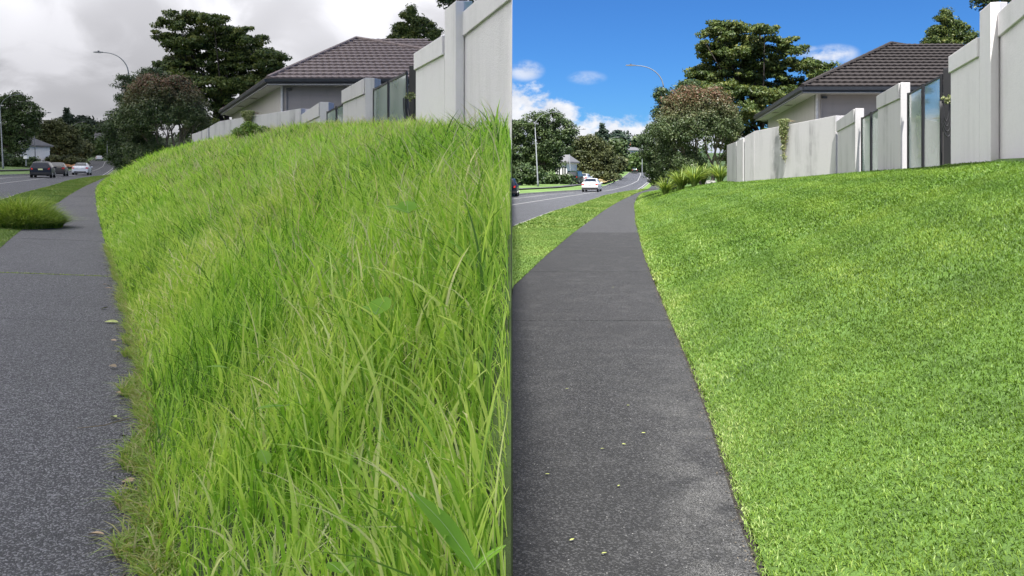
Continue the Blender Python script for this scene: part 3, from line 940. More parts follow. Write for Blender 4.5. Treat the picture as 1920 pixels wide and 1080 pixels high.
# ------------------------------------------------------------------ house with hipped tiled roof
def house(k, label):
    mp = site(k)
    e = empty('house', mp((20, 45, 2.5)), 0, label, 'house')
    base = Vector(e.location)
    def L(p):
        return Vector(mp(p)) - base
    ez = 5.83
    FL, FR = (13.8, 38.0), (30.0, 38.0)
    BL, BR = (17.35, 57.0), (33.5, 57.0)
    AP = (21.9, 46.2, 9.22); AP2 = (25.6, 48.6, 9.22)
    if k == 'A':
        FR = (24.85, 38.0); AP2 = (24.2, 43.7, 8.19)
    def flat(p, z=ez):           # level eave in this street
        v = Vector(mp((p[0], p[1], 0))); c = Vector(mp((22, 46, 0)))
        return Vector((v.x, v.y, Vector(mp((13.8, 38, z))).z if True else 0)) - base
    fl, fr, bl, br = flat(FL), flat(FR), flat(BL), flat(BR)
    ap = L(AP); ap2 = L(AP2)
    if k == 'B': ap2.z = ap.z
    if k == 'A':
        ap2.z = fl.z + (ap.z - fl.z) * (AP2[1] - 38) / (AP[1] - 38)
    # base roof planes
    MB().add([fl, fr, ap2, ap, bl, br], [(0, 1, 2, 3), (1, 5, 2), (5, 4, 3, 2), (4, 0, 3)]).build('roof', M['underlay'], e)
    roof = e.children[-1]
    # individual tiles on the front face
    n = 14
    tw = .33
    vx = []
    seg = 6
    vs = []
    for r_ in (0, 1):
        for i in range(seg + 1):
            q = i / seg
            wv = .013 * math.sin(q * 2 * math.pi) 
            vs.append((q - .5, r_ * 1.06, (.10 if r_ == 0 else .015) + wv))
    for i in range(seg + 1):
        q = i / seg
        vs.append((q - .5, 0, .0))
    fs = [(i, i + 1, seg + 2 + i, seg + 1 + i) for i in range(seg)] + [(2 * (seg + 1) + i, 2 * (seg + 1) + i + 1, i + 1, i) for i in range(seg)]
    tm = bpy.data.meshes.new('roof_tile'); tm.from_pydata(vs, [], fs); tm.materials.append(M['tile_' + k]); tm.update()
    def face_tiles(a, b, c, d, single=True):
        """a-b eave, d-c top edge"""
        u = (b - a).normalized()
        nrm = u.cross(d - a).normalized()
        if nrm.z < 0: nrm = -nrm
        vdir = nrm.cross(u).normalized()
        if vdir.z < 0: vdir = -vdir
        Hh = (d - a).dot(vdir)
        ux = lambda p: (p - a).dot(u)
        merged = MB()
        for j in range(n):
            v0 = Hh * j / n; hh = Hh / n
            q0 = j / n; qm = (j + .45) / n
            x0 = ux(d) * q0; x1 = ux(b) + (ux(c) - ux(b)) * q0
            x0m = ux(d) * qm; x1m = ux(b) + (ux(c) - ux(b)) * qm
            xx = x0m - .06; shift = (j % 2) * tw / 2
            cuts = [x0m - .05]
            t_ = math.ceil((x0m + .1 - shift) / tw) * tw + shift
            while t_ < x1m - .1:
                cuts.append(t_); t_ += tw
            cuts.append(x1m + .05)
            for i in range(len(cuts) - 1):
                wd = cuts[i + 1] - cuts[i]
                ctr = a + u * ((cuts[i] + cuts[i + 1]) / 2) + vdir * v0
                mat = Matrix(((u.x * wd, vdir.x * hh, nrm.x, ctr.x), (u.y * wd, vdir.y * hh, nrm.y, ctr.y), (u.z * wd, vdir.z * hh, nrm.z, ctr.z), (0, 0, 0, 1)))
                if single and vis[0] < 300:
                    o = bpy.data.objects.new('roof_tile', tm); link(o, roof); o.matrix_local = mat
                    vis[0] += 1
                else:
                    merged.add([mat @ Vector(v) for v in vs], fs)
        if merged.v:
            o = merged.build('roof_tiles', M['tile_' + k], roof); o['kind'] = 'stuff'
    vis = [0]
    face_tiles(fl, fr, ap2, ap)
    face_tiles(bl, fl, ap, ap, False)
    face_tiles(fr, br, ap2, ap2, False)
    # hips and ridge
    for p, q in ((fl, ap), (bl, ap), (fr, ap2), (br, ap2), (ap, ap2)):
        up = Vector((0, 0, .06))
        m_ = MB().tube([p + up, q + up], .11, 6)
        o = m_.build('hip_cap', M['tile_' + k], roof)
    # gutter, fascia, soffit
    def gutter(a, b, name='gutter'):
        d = (b - a).normalized(); nn = Vector((d.y, -d.x, 0))
        c = (fl + br) / 2
        if nn.dot(a - c) < 0: nn = -nn
        m_ = MB()
        o0, o1 = a + nn * .0, b + nn * .0
        m_.hexa([o0 + Vector((0, 0, -.17)), o1 + Vector((0, 0, -.17)), o1 + nn * .13 + Vector((0, 0, -.15)), o0 + nn * .13 + Vector((0, 0, -.15))],
                [o0 + Vector((0, 0, .0)), o1 + Vector((0, 0, .0)), o1 + nn * .15 + Vector((0, 0, .0)), o0 + nn * .15 + Vector((0, 0, .0))])
        m_.build(name, M['gutter'], e)
        f_ = MB()
        f_.hexa([o0 - nn * .03 + Vector((0, 0, -.30)), o1 - nn * .03 + Vector((0, 0, -.30)), o1 - nn * .005 + Vector((0, 0, -.30)), o0 - nn * .005 + Vector((0, 0, -.30))],
                [o0 - nn * .03, o1 - nn * .03, o1 - nn * .005, o0 - nn * .005])
        f_.build('fascia', M['gutter'], e)
    gutter(fl, fr); gutter(bl, fl); gutter(fr, br)
    # walls inset
    ins = .75
    ud = (fr - fl).normalized(); vd = (bl - fl).normalized()
    wfl = fl + ud * ins * 1.05 + vd * ins; wfr = fr - ud * ins + vd * ins; wbl = bl + ud * ins * 1.05 - vd * ins; wbr = br - ud * ins - vd * ins
    z0 = -1.6; z1 = ez_l = fl.z - .28
    def wl(a, b, mat, name='wall'):
        d = (b - a).normalized(); nn = Vector((-d.y, d.x, 0)); c = (fl + br) / 2
        if nn.dot(c - a) < 0: nn = -nn
        m_ = MB(); A = Vector((a.x, a.y, z0)); B_ = Vector((b.x, b.y, z0)); h = Vector((0, 0, z1 - z0))
        m_.hexa([A, B_, B_ + nn * .2, A + nn * .2], [A + h, B_ + h, B_ + nn * .2 + h, A + nn * .2 + h])
        return m_.build(name, mat, e)
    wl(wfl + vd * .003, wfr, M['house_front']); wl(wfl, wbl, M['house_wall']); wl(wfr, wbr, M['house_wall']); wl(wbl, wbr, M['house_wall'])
    # horizontal cladding joints on the front
    for i in range(6):
        zz = z1 - .45 - i * .45
        m_ = MB(); a = wfl + ud * .12; b = wfr - ud * .1
        nn = Vector((ud.y, -ud.x, 0))
        if nn.y > 0: nn = -nn
        A = Vector((a.x, a.y, zz)); B_ = Vector((b.x, b.y, zz))
        m_.hexa([A, B_, B_ + nn * .012, A + nn * .012], [A + Vector((0, 0, .43)), B_ + Vector((0, 0, .43)), B_ + nn * .004 + Vector((0, 0, .43)), A + nn * .004 + Vector((0, 0, .43))])
        m_.build('cladding_board', M['house_front'], e)
    # soffit
    zs = z1 + .004
    S = lambda p, z: Vector((p.x, p.y, z))
    for a, b, c, d in ((fl, fr, wfr, wfl), (bl, fl, wfl, wbl), (fr, br, wbr, wfr)):
        MB().hexa([S(a, zs), S(b, zs), S(c, zs), S(d, zs)], [S(a, zs + .02), S(b, zs + .02), S(c, zs + .02), S(d, zs + .02)]).build('soffit', M['soffit'], e)
    for q in (.35, .62):
        p = fl + (bl - fl) * q + ud * .38
        MB().box((p.x, p.y, zs - .01), (.3, .5, .02)).build('soffit_vent', M['house_front'], e)
    # corner trim, downpipe and small lamp under the eave
    cpt = wfl + ud * .02 - vd * .02
    MB().box((cpt.x, cpt.y, (z0 + z1) / 2), (.09, .09, z1 - z0 - .01)).build('corner_trim', M['soffit'], e)
    dp = wfl + ud * .22 - vd * .07
    MB().tube([(dp.x, dp.y, z1 - .25), (dp.x, dp.y, z0)], .045, 8).build('downpipe', M['house_front'], e)
    MB().box((dp.x + .15, dp.y - .05, z1 - .15), (.22, .16, .1)).build('security_light', M['gutter'], e)
    bp = wbl + vd * .1 - ud * .35
    MB().tube([(bp.x - .3, bp.y, z1 + .05), (bp.x, bp.y, z1 - .05), (bp.x + .3, bp.y, z1 - .05)], .05, 8).build('downpipe', M['soffit'], e)
    # roof vent bump on eave corner
    return e
house('A', 'house with brown tiled hip roof under the cloudy sky, above the overgrown bank')
house('B', 'house with shade-darkened tiled hip roof under the blue sky, above the mown bank')

# ------------------------------------------------------------------ street lamps
def lamp_proto():
    e = empty('street_lamp', (0, 0, 0), 0, 'lamp', 'street lamp')
    H = 7.6
    MB().tube([(0, 0, 0), (0, 0, .9), (0, 0, .95), (0, 0, H)], [.12, .11, .085, .05], 10).build('pole', M['galv'], e, smooth=True)
    pts = []; rad = []
    for i in range(13):
        q = i / 12
        a = q * math.pi / 2 * .88
        pts.append((2.1 * (1 - math.cos(a)) , 0, H + 1.75 * math.sin(a))); rad.append(.05 - .018 * q)
    pts.append((pts[-1][0] + .5, 0, pts[-1][2] + .06)); rad.append(.035)
    MB().tube(pts, rad, 8).build('arm', M['galv'], e, smooth=True)
    x, z = pts[-1][0], pts[-1][2]
    m_ = MB()
    m_.add([(x - .05, -.05, z + .04), (x + .28, -.12, z + .07), (x + .7, -.08, z + .06), (x - .05, .05, z + .04), (x + .28, .12, z + .07), (x + .7, .08, z + .06),
            (x - .05, -.05, z - .03), (x + .28, -.12, z - .04), (x + .7, -.08, z + .0), (x - .05, .05, z - .03), (x + .28, .12, z - .04), (x + .7, .08, z + .0)],
           [(0, 1, 4, 3), (1, 2, 5, 4), (6, 9, 10, 7), (7, 10, 11, 8), (0, 6, 7, 1), (1, 7, 8, 2), (3, 4, 10, 9), (4, 5, 11, 10), (2, 8, 11, 5), (0, 3, 9, 6)])
    hd = m_.build('lamp_head', M['lampgrey'], e)
    MB().box((x + .3, 0, z + .1), (.1, .1, .07)).build('photocell', M['plastic'], hd)
    return e
LP = lamp_proto()
used = [False]
def lamp(k, px, py, Y, s, rz, lean, label):
    o = LP if not used[0] else copy_tree(LP)
    used[0] = True
    o.location = site(k)(W(px, py, Y))
    o.scale = (s, s, s)
    o.rotation_euler = (0, lean, rz)
    o['label'] = label; o['group'] = 'grey street lamps along the road'
    return o
for k, nm in (('A', 'cloudy'), ('B', 'sunny')):
    st = {'A': 'left street', 'B': 'right street'}[k]
    lamp(k, 1009, 354, 98, .99, 0, -.05, f'nearest street lamp on the far verge of the {st}')
    lamp(k, 1070.5, 351, 122, .93, 0, -.045, f'second street lamp along the far verge of the {st}, by the white house')
    lamp(k, 1138, 341, 157, .93, 0, -.02, f'street lamp beside the brown patch on the bend of the {st}')
    lamp(k, 1159.5, 322, 290, .93, 0, 0, f'small distant street lamp of the {st} near the crest of the road')
    lamp(k, 1204, 335, 205, 1.2, math.pi, .0, f'distant street lamp arm reaching left behind the dark shrub, {st}')
    lamp(k, 1246, 345, 60, .955, math.pi - .12, .012, f'tall street lamp curving out above the round shrub, {st}')

# ------------------------------------------------------------------ trees
def leaf_cloud(centres, rads, npc, leaf, flat=.0, up=.35, rng=NR, shell=.5, young=None, aspect=.55):
    """diamond leaves around clump centres -> verts, tint"""
    C = np.repeat(centres, npc, 0); Rr = np.repeat(rads, npc, 0)
    N = len(C)
    d = rng.normal(0, 1, (N, 3)); d /= np.linalg.norm(d, axis=1)[:, None]
    rr = (shell + (1 - shell) * rng.random(N)) ** .6
    P = C + d * Rr * rr[:, None]
    nrm = d + rng.normal(0, .6, (N, 3)); nrm[:, 2] += up; nrm /= np.linalg.norm(nrm, axis=1)[:, None]
    t = np.cross(nrm, rng.normal(0, 1, (N, 3))); t /= np.linalg.norm(t, axis=1)[:, None] + 1e-9
    b = np.cross(nrm, t)
    s = leaf * (.6 + .8 * rng.random(N))[:, None]
    V = np.stack([P - t * s, P - b * s * aspect, P + t * s, P + b * s * aspect], 1)
    return V.reshape(-1, 3), N

def tree(name, loc, label, lobes, mat, n_clump=120, npc=60, leaf=.12, clump_r=.5, trunk=None, bark=None, cat='tree', flat=.6, young=None, limbs=True, nlimb=99, group=None, seed=1, shell=.5, rzscale=1):
    rng = np.random.default_rng(seed)
    e = empty(name, loc, 0, label, cat, group)
    lobes = np.array(lobes, float)
    vol = (lobes[:, 3] * lobes[:, 4] + lobes[:, 3] * lobes[:, 5]) ; pr = vol / vol.sum()
    idx = rng.choice(len(lobes), n_clump, p=pr)
    d = rng.normal(0, 1, (n_clump, 3)); d /= np.linalg.norm(d, axis=1)[:, None]
    d[:, 2] = np.where(rng.random(n_clump) < .3, np.abs(d[:, 2]), d[:, 2])
    r = .55 + .45 * rng.random(n_clump) ** .5
    C = lobes[idx, :3] + d * lobes[idx, 3:6] * r[:, None]
    cr = clump_r * (.55 + .9 * rng.random(n_clump))
    rads = np.stack([cr, cr, cr * flat], 1)
    V, N = leaf_cloud(C, rads, npc, leaf, rng=rng, shell=shell)
    ct = np.repeat(rng.random(n_clump), npc)
    tint = np.clip(.05 + .5 * ct + .5 * rng.random(N) ** 1.3, 0, 1)
    attrs = {'tint': np.repeat(tint, 4)}
    if young:
        zc = V.reshape(-1, 4, 3)[:, 0, 2]; y = np.clip((zc - young[0]) / (young[1] - young[0]), 0, 1) * young[2] * (rng.random(N) < .75) * (.4 + .6 * ct)
        attrs['young'] = np.repeat(np.clip(y * 1.3, 0, 1), 4)
    loops = np.arange(N * 4); starts = np.arange(N) * 4; tot = np.full(N, 4)
    cw = np_mesh('crown', V, loops, starts, tot, mat, attrs, e)
    if trunk:
        h, r0 = trunk
        mb = MB()
        topc = lobes[:, 2].max()
        mid = (rng.normal(0, .15) * r0 * 4, rng.normal(0, .3) * r0, h * .5)
        mb.tube([(0, 0, -.4), (mid[0] * .5, mid[1] * .5, h * .3), mid, (mid[0] * 1.2, 0, h), (0, 0, topc)], [r0 * 1.25, r0, r0 * .85, r0 * .65, r0 * .15], 8)
        if limbs:
            for c in (lobes if len(lobes) <= nlimb else lobes[:26:2]):
                p0 = Vector((mid[0], 0, h * rng.uniform(.55, 1)))
                p2 = Vector(c[:3]); pm = (p0 + p2) / 2 + Vector((0, 0, -.12 * (p2 - p0).length))
                mb.tube([p0, pm, p2], [r0 * .45, r0 * .3, r0 * .1], 5)
        mb.build('trunk', bark or M['bark'], e, smooth=True)
    return e

def ell(px, py, rx, ry, Y, c0, depth=None):
    """photo ellipse to a lobe relative to base point c0"""
    p = W(px, py, Y)
    s = Y / F
    return (p[0] - c0[0], p[1] - c0[1], p[2] - c0[2], rx * s, (depth if depth is not None else (rx + ry) / 2 * s), ry * s)

trees = []
# big layered evergreen behind the wall
def big_tree():
    Y = 68
    c0 = W(1425, 320, Y)
    E = []
    rr = random.Random(5)
    rows = [(1372, 52, 36, 10), (1335, 66, 22, 8), (1420, 62, 22, 9), (1395, 78, 50, 14), (1325, 90, 22, 8), (1360, 105, 46, 13), (1440, 98, 40, 13), (1470, 82, 20, 9), (1495, 95, 10, 7),
            (1410, 125, 55, 15), (1330, 128, 30, 10), (1480, 120, 38, 13), (1515, 128, 26, 11), (1310, 148, 26, 11), (1370, 150, 50, 15), (1450, 150, 50, 16), (1520, 145, 24, 10), (1340, 175, 45, 16),
            (1410, 185, 48, 18), (1480, 178, 40, 15), (1520, 158, 22, 10), (1370, 215, 45, 20), (1440, 220, 35, 20), (1390, 260, 40, 25), (1350, 240, 30, 20), (1400, 300, 40, 25)]
    for (px, py, rx, ry) in rows:
        l = list(ell(px, py, rx, ry, Y, c0, depth=rx * Y / F * 1.0))
        l[1] += rr.uniform(-2.0, 1.6)
        E.append(l)
        for q_ in range(3):
            sx = rr.choice((-1, 1)); l2 = list(ell(px + sx * rx * rr.uniform(.6, 1.05), py - ry * rr.uniform(-.5, .6), rx * .2 + 3, ry * .3 + 1.5, Y, c0)); l2[1] += rr.uniform(-2, 1.5); E.append(l2)
    return tree('evergreen_tree', c0, 'x', E, M['tree_big'], n_clump=1100, npc=100, leaf=.115, clump_r=.58, trunk=(5, .24), nlimb=12, bark=M['bark_dark'], flat=.42, seed=3, shell=.25)
def round_shrub():
    Y = 44
    c0 = W(1333, 350, Y)
    s = Y / F
    rng = random.Random(9)
    # dome of leaves
    E = []
    for i in range(90):
        a = i * 2.39996; h = .17 + .81 * ((i + .5) / 90)
        rr_ = math.sqrt(max(0, 1 - (h * .95) ** 2)) * rng.uniform(.86, 1)
        E.append((-.72 + 2.1 * rr_ * math.cos(a), 1.8 * rr_ * math.sin(a), 2.2 + 3.0 * h, .5, .5, .36))
    for i in range(16):
        E.append((rng.uniform(-2.9, -.9), rng.uniform(-1.2, 1.2), rng.uniform(1.0, 3.0), .5, .5, .45))
    e = tree('round_shrub', c0, 'x', E, M['shrub'], n_clump=900, npc=80, leaf=.05, clump_r=.36, flat=.8, seed=4, young=(3.5, 5.4, .9), cat='shrub', shell=.2)
    # many stemmed trunk
    mb = MB()
    def grow(p, d, L, r, depth):
        q = p + d * L
        m_ = (p + q) / 2 + Vector((rng.uniform(-.06, .06), rng.uniform(-.06, .06), 0)) * L
        mb.tube([p, m_, q], [r, r * .85, r * .7], 5, cap=False)
        if depth == 0 or q.z > 4.3 or q.x > 1.2: return
        for _ in range(2 if depth < 4 else 3):
            nd = (d + Vector((rng.uniform(-.55, .55), rng.uniform(-.5, .5), rng.uniform(-.05, .3)))).normalized()
            grow(q, nd, L * rng.uniform(.68, .9), r * .66, depth - 1)
    grow(Vector((.15, 0, -.3)), Vector((-.05, 0, 1)), 1.55, .10, 5)
    grow(Vector((-.35, .1, -.3)), Vector((-.35, 0, 1)).normalized(), 1.25, .09, 5)
    grow(Vector((.05, .1, -.2)), Vector((.28, .1, 1)).normalized(), 1.3, .06, 5)
    mb.build('trunk', M['bark_pale'], e, smooth=True)
    return e
def dark_shrub():
    Y = 52
    c0 = W(1265, 352, Y)
    E = [ell(px, py, rx, ry, Y, c0, depth=1.3) for (px, py, rx, ry) in ((1250, 335, 30, 18), (1225, 320, 14, 14), (1240, 300, 30, 20), (1275, 300, 30, 30), (1232, 262, 24, 22), (1222, 245, 10, 12), (1262, 250, 30, 35), (1245, 215, 18, 18), (1240, 180, 12, 14), (1262, 190, 22, 25), (1215, 285, 12, 12), (1208, 262, 7, 7), (1290, 170, 20, 20), (1300, 320, 30, 25))]
    return tree('dark_shrub', c0, 'x', E, M['shrubdark'], n_clump=460, npc=95, leaf=.058, clump_r=.36, trunk=(2, .12), flat=.75, seed=6, cat='shrub', shell=.2)
def left_tree():
    Y = 118
    c0 = W(1022, 344, Y)
    E = [ell(px, py, rx, ry, Y, c0) for (px, py, rx, ry) in ((975, 245, 24, 25), (1000, 228, 22, 14), (1030, 225, 28, 16), (1055, 245, 20, 22), (1010, 260, 35, 25), (1045, 275, 26, 25), (975, 285, 28, 20), (1005, 300, 25, 20), (1038, 300, 14, 18), (1070, 250, 8, 14), (1028, 322, 12, 14), (968, 310, 12, 16), (955, 260, 20, 30))]
    return tree('broadleaf_tree', c0, 'x', E, M['tree_left'], n_clump=420, npc=80, leaf=.15, clump_r=.75, trunk=(3.5, .28), flat=.75, seed=8, shell=.3)
def olive_tree():
    Y = 140
    c0 = W(1112, 338, Y)
    E = [ell(px, py, rx, ry, Y, c0) for (px, py, rx, ry) in ((1085, 272, 16, 14), (1105, 268, 18, 12), (1125, 278, 20, 14), (1095, 295, 26, 16), (1125, 300, 24, 16), (1110, 318, 28, 16), (1085, 318, 18, 14), (1140, 318, 14, 14), (1132, 290, 16, 20))]
    return tree('olive_green_tree', c0, 'x', E, M['tree_olive'], n_clump=330, npc=70, leaf=.18, clump_r=.85, trunk=(2, .25), flat=.75, seed=10, shell=.3)
def conifer(Y, px, ptop, pbase, wpx, seed, name='conifer_tree'):
    c0 = W(px, 330, Y)
    rng = random.Random(seed)
    E = []
    for i in range(17):
        q = i / 16
        py = ptop + (pbase - ptop) * q
        w = wpx * (.1 + .9 * q ** .85)
        for j in range(1 + int(4 * q)):
            dx = rng.uniform(-1, 1) * w * .75 if q > .15 else 0
            E.append(ell(px + dx, py + rng.uniform(-2, 2), w * .35 + 1, 2.6, Y, c0, depth=w * .6 * Y / F))
    return tree(name, c0, 'x', E, M['conifer'], n_clump=260, npc=34, leaf=.3, clump_r=.75, trunk=(6, .25), flat=.5, seed=seed, limbs=False, shell=.2)
def mid_trees():
    out = []
    for i, (px, py, rx, ry, Y, mt, lab) in enumerate(((1160, 285, 18, 22, 190, 'tree_left', 'dark tree beyond the bend, left of the distant houses'),
            (1150, 315, 16, 18, 175, 'tree_olive', 'low brownish tree behind the third street lamp'),
            (1185, 305, 16, 14, 270, 'tree_light', 'rounded mid green tree below the distant white house'),
            (1208, 300, 14, 18, 262, 'tree_light', 'mid green tree right of the road crest, beside the dark shrub'),
            (1162, 262, 12, 10, 330, 'conifer', 'dark tree on the skyline left of the red roof'),
            (1203, 268, 12, 10, 420, 'tree_left', 'tree on the skyline right of the red roof'))):
        c0 = W(px, py + ry * 1.3, Y)
        E = [ell(px + R.uniform(-.6, .6) * rx, py + R.uniform(-.6, .6) * ry, rx * .5, ry * .45, Y, c0) for _ in range(9)]
        out.append((tree('distant_tree', c0, lab, E, M[mt], n_clump=150, npc=36, leaf=.0021 * Y, clump_r=.0085 * Y, trunk=(ry * Y / F * .8, .25), seed=20 + i, flat=.75, shell=.3), lab))
    return out
def rear_tree():
    Y = 80
    c0 = W(1775, 200, Y)
    E = [ell(px, py, rx, ry, Y, c0) for (px, py, rx, ry) in ((1775, 26, 7, 7), (1768, 38, 12, 8), (1788, 45, 16, 9), (1755, 58, 14, 8), (1780, 62, 20, 9), (1808, 55, 10, 8), (1748, 76, 14, 8), (1775, 82, 24, 10), (1812, 72, 14, 9), (1745, 92, 14, 7), (1775, 100, 28, 10), (1822, 66, 7, 5), (1735, 84, 7, 4))]
    return tree('backyard_tree', c0, 'x', E, M['tree_big'], n_clump=300, npc=75, leaf=.11, clump_r=.5, trunk=(5, .25), flat=.7, seed=14, shell=.3)
def top_tree():
    Y = 60
    c0 = W(1870, 150, Y)
    E = [ell(px, py, rx, ry, Y, c0) for (px, py, rx, ry) in ((1845, 2, 16, 9), (1870, -15, 30, 18), (1900, -8, 22, 12), (1855, -30, 25, 18), (1900, -40, 28, 22))]
    return tree('overhanging_tree', c0, 'x', E, M['shrubdark'], n_clump=170, npc=50, leaf=.12, clump_r=.5, trunk=(3, .2), flat=.8, seed=15, shell=.3)

LAB = {
 'big': 'large layered dark evergreen behind the white wall, {s} street',
 'round': 'round many stemmed shrub with {c} top beside the wall end, {s} street',
 'dark': 'dense dark green shrub between the road and the round shrub, {s} street',
 'left': 'broad dark tree across the road, leftmost in the {s} street',
 'olive': 'wide olive green tree across the road by the bend, {s} street',
 'con': 'tall pointed conifer above the trees across the road, {s} street',
 'rear': 'tree behind the tiled roof against the {sky} sky, {s} street',
 'top': 'dark foliage showing above the tallest wall pillar, {s} street',
}
P0 = [('big', big_tree()), ('round', round_shrub()), ('dark', dark_shrub()), ('left', left_tree()), ('olive', olive_tree()), ('con', conifer(230, 1129, 231, 275, 17, 12)), ('rear', rear_tree()), ('top', top_tree())]
P0 += [(lab, o) for o, lab in mid_trees()]
def relabel(o, key, s):
    t = LAB.get(key)
    if t:
        o['label'] = t.format(s=s, c='reddish brown' if s == 'right' else 'brownish', sky='blue' if s == 'right' else 'cloudy')
    else:
        o['label'] = f'{key}, {s} street'
for key, o in P0:
    relabel(o, key, 'right')
    c = copy_tree(o)
    c.location = site('A')(tuple(o.location))
    relabel(c, key, 'left')

# hedges and undergrowth along the far side
def hedge(k, px, py, rx, ry, Y, label, mat='tree_left', n=70):
    c0 = W(px, py, Y)
    E = [ell(px + q * rx, py - ry * .8, rx * .35, ry * .8, Y, c0) for q in (-.8, -.4, 0, .4, .8)]
    e = tree('hedge', c0, label, E, M[mat], n_clump=n, npc=44, leaf=.0018 * Y, clump_r=.006 * Y, seed=int(px) + 3, cat='hedge', shell=.3)
    return e
h1 = hedge('B', 985, 345, 28, 20, 104, 'dark hedge behind the first far street lamp of the right street', 'shrubdark', 110)
h2 = hedge('B', 1110, 336, 45, 7, 131, 'low hedge along the far lawn below the olive tree of the right street', 'tree_olive', 90)
h3 = hedge('B', 1040, 345, 30, 9, 116, 'low hedge under the broad tree of the right street', 'shrubdark')
for h, t in ((h1, 'dark hedge at the left frame edge, behind the first street lamp of the left street'), (h2, 'low hedge along the far lawn below the olive tree of the left street'), (h3, 'low hedge under the broad tree of the left street')):
    c = copy_tree(h); c.location = site('A')(tuple(h.location)); c['label'] = t

# distant wood on the hill
def wood(k):
    rng = np.random.default_rng(31 if k == 'A' else 32)
    n = 420
    Y = 300 + 260 * rng.random(n)
    px = np.where(rng.random(n) < .75, 1000 + 250 * rng.random(n), 1250 + 500 * rng.random(n))
    X = (px - 960) / F * Y
    z = ZR(Y) + rng.random(n) * 5 - 1
    gapm = ~((px > 1135) & (px < 1228) & (Y < 470))
    C = np.stack([X, Y, z], 1)[gapm]
    rad = (2.0 + 2.5 * rng.random(len(C)))
    V, N = leaf_cloud(C, np.stack([rad, rad, rad * .8], 1), 44, .75, rng=rng, shell=.5)
    if k == 'A':
        cc = np.repeat(C, 44, 0)
        sh = mapA(cc) - cc
        V = (V.reshape(-1, 4, 3) + sh[:, None, :]).reshape(-1, 3)
    o = np_mesh('distant_wood', V, np.arange(N * 4), np.arange(N) * 4, np.full(N, 4), M['tree_left'], {'tint': np.repeat(rng.random(N) * .6 + .4 * np.repeat(rng.random(len(C)), 44), 4)})
    tag(o, kind='stuff')
wood('A'); wood('B')

# strap leaved plants under the shrub, right street
def flax(px, py, Y, rad, n, label, k='B'):
    X = (px - 960) / F * Y
    c = (X, Y, float(bank_z('B', Y, (X - bank_x0('B', Y)) / (XW(Y) + .3 - bank_x0('B', Y)))))
    e = empty('strap_leaf_plant', c, 0, label, 'plant')
    a = NR.random(n) * 6.28
    P = np.stack([.12 * np.cos(a), .12 * np.sin(a), np.zeros(n)], 1)
    o = blades('leaves', P, rad * (1.1 + .5 * NR.random(n)), .05 + .02 * NR.random(n), a + NR.normal(0, .2, n), .25 + 1.0 * NR.random(n), 5, NR.random(n), M['flax'], a + math.pi / 2, parent=e, kind='stuff')
flax(1248, 357, 43, .8, 150, 'spiky strap leaved plant nearest the road at the foot of the round shrub')
flax(1277, 356, 41.5, .95, 170, 'spiky strap leaved plant second from the road under the round shrub')
flax(1302, 353, 40.5, 1.0, 170, 'spiky strap leaved plant left of the shrub stems')
flax(1350, 350, 39.5, .85, 140, 'spiky strap leaved plant right of the shrub stems, by the wall end')
flax(1318, 352, 47, 1.3, 90, 'yellowish strap leaved plant standing tall behind the shrub stems')

# rock at the stem
def rock(px, py, Y, s, label):
    mb = MB(); vs = []; fs = []
    n, m_ = 8, 5
    for i in range(m_ + 1):
        for j in range(n):
            a = 2 * math.pi * j / n; b = math.pi * i / m_
            r = s * (1 + .25 * math.sin(3 * a + i) + .1 * R.random())
            vs.append((r * math.sin(b) * math.cos(a), r * math.sin(b) * math.sin(a), r * .6 * math.cos(b) + s * .3))
    for i in range(m_):
        for j in range(n):
            fs.append((i * n + j, (i + 1) * n + j, (i + 1) * n + (j + 1) % n, i * n + (j + 1) % n))
    o = mb.add(vs, fs).build('rock', M['kerb'])
    o.location = W(px, py, Y)
    tag(o, label, 'rock')
rock(1332, 349, 41.5, .3, 'pale rock lying at the foot of the shrub stems on the mown bank')

# vine hanging over the wall
def vine(k, px, y0, y1, Y, n, label, wd=10, bush=False):
    mp = site(k)
    pa, pb = Vector((*pt(1414.3, 34.7), 0)), Vector((*pt(1567, 30.2), 0))
    q_ = min(((abs((960 + F * (pa + (pb - pa) * i / 200).x / (pa + (pb - pa) * i / 200).y) - px), i / 200) for i in range(201)))[1]
    w_ = pa + (pb - pa) * q_; Y = w_.y
    c = mp((w_.x, w_.y, zt(y0, Y)))
    A_, B_ = Vector(mp(tuple(pa))), Vector(mp(tuple(pb))); d_ = B_ - A_
    e = empty('hanging_vine', c, math.atan2(d_.y, d_.x), label, 'vine')
    s = Y / F
    st = MB(); C = []
    for i in range(16):
        x = R.gauss(0, .5) * wd * s * 2.1; L = R.uniform(.35, 1) * (y1 - y0) * s * (1 - .5 * min(1, abs(x / (2 * wd * s))))
        x2 = x * .4 + .15 * wd * s * (L / ((y1 - y0) * s)) * 2
        pts = [(x, .25, .02), (x, -.06, .08), (x + (x2 - x) * .4, -.16, -L * .4), (x2, -.13, -L)]
        st.tube(pts, .008, 4)
        for j in range(int(22)):
            q = R.random() ** 1.35
            C.append((x + (x2 - x) * q + R.gauss(0, .03), -.14 + R.gauss(0, .03), .08 - L * q))
    st.build('stems', M['twig'], e)
    C = np.array(C)
    V, N = leaf_cloud(C, np.full((len(C), 3), .07), 7, .035, rng=NR, aspect=.4)
    np_mesh('leaves', V, np.arange(N * 4), np.arange(N) * 4, np.full(N, 4), M['vine'], {'tint': np.repeat(NR.random(N), 4)}, e)
vine('B', 1473, 229, 335, 33.0, 0, 'pale green vine hanging down the face of the long white wall', 8)
vine('A', 1473, 230, 262, 33.0, 0, 'pale vine spilling over the long white wall behind the overgrown bank', 10)
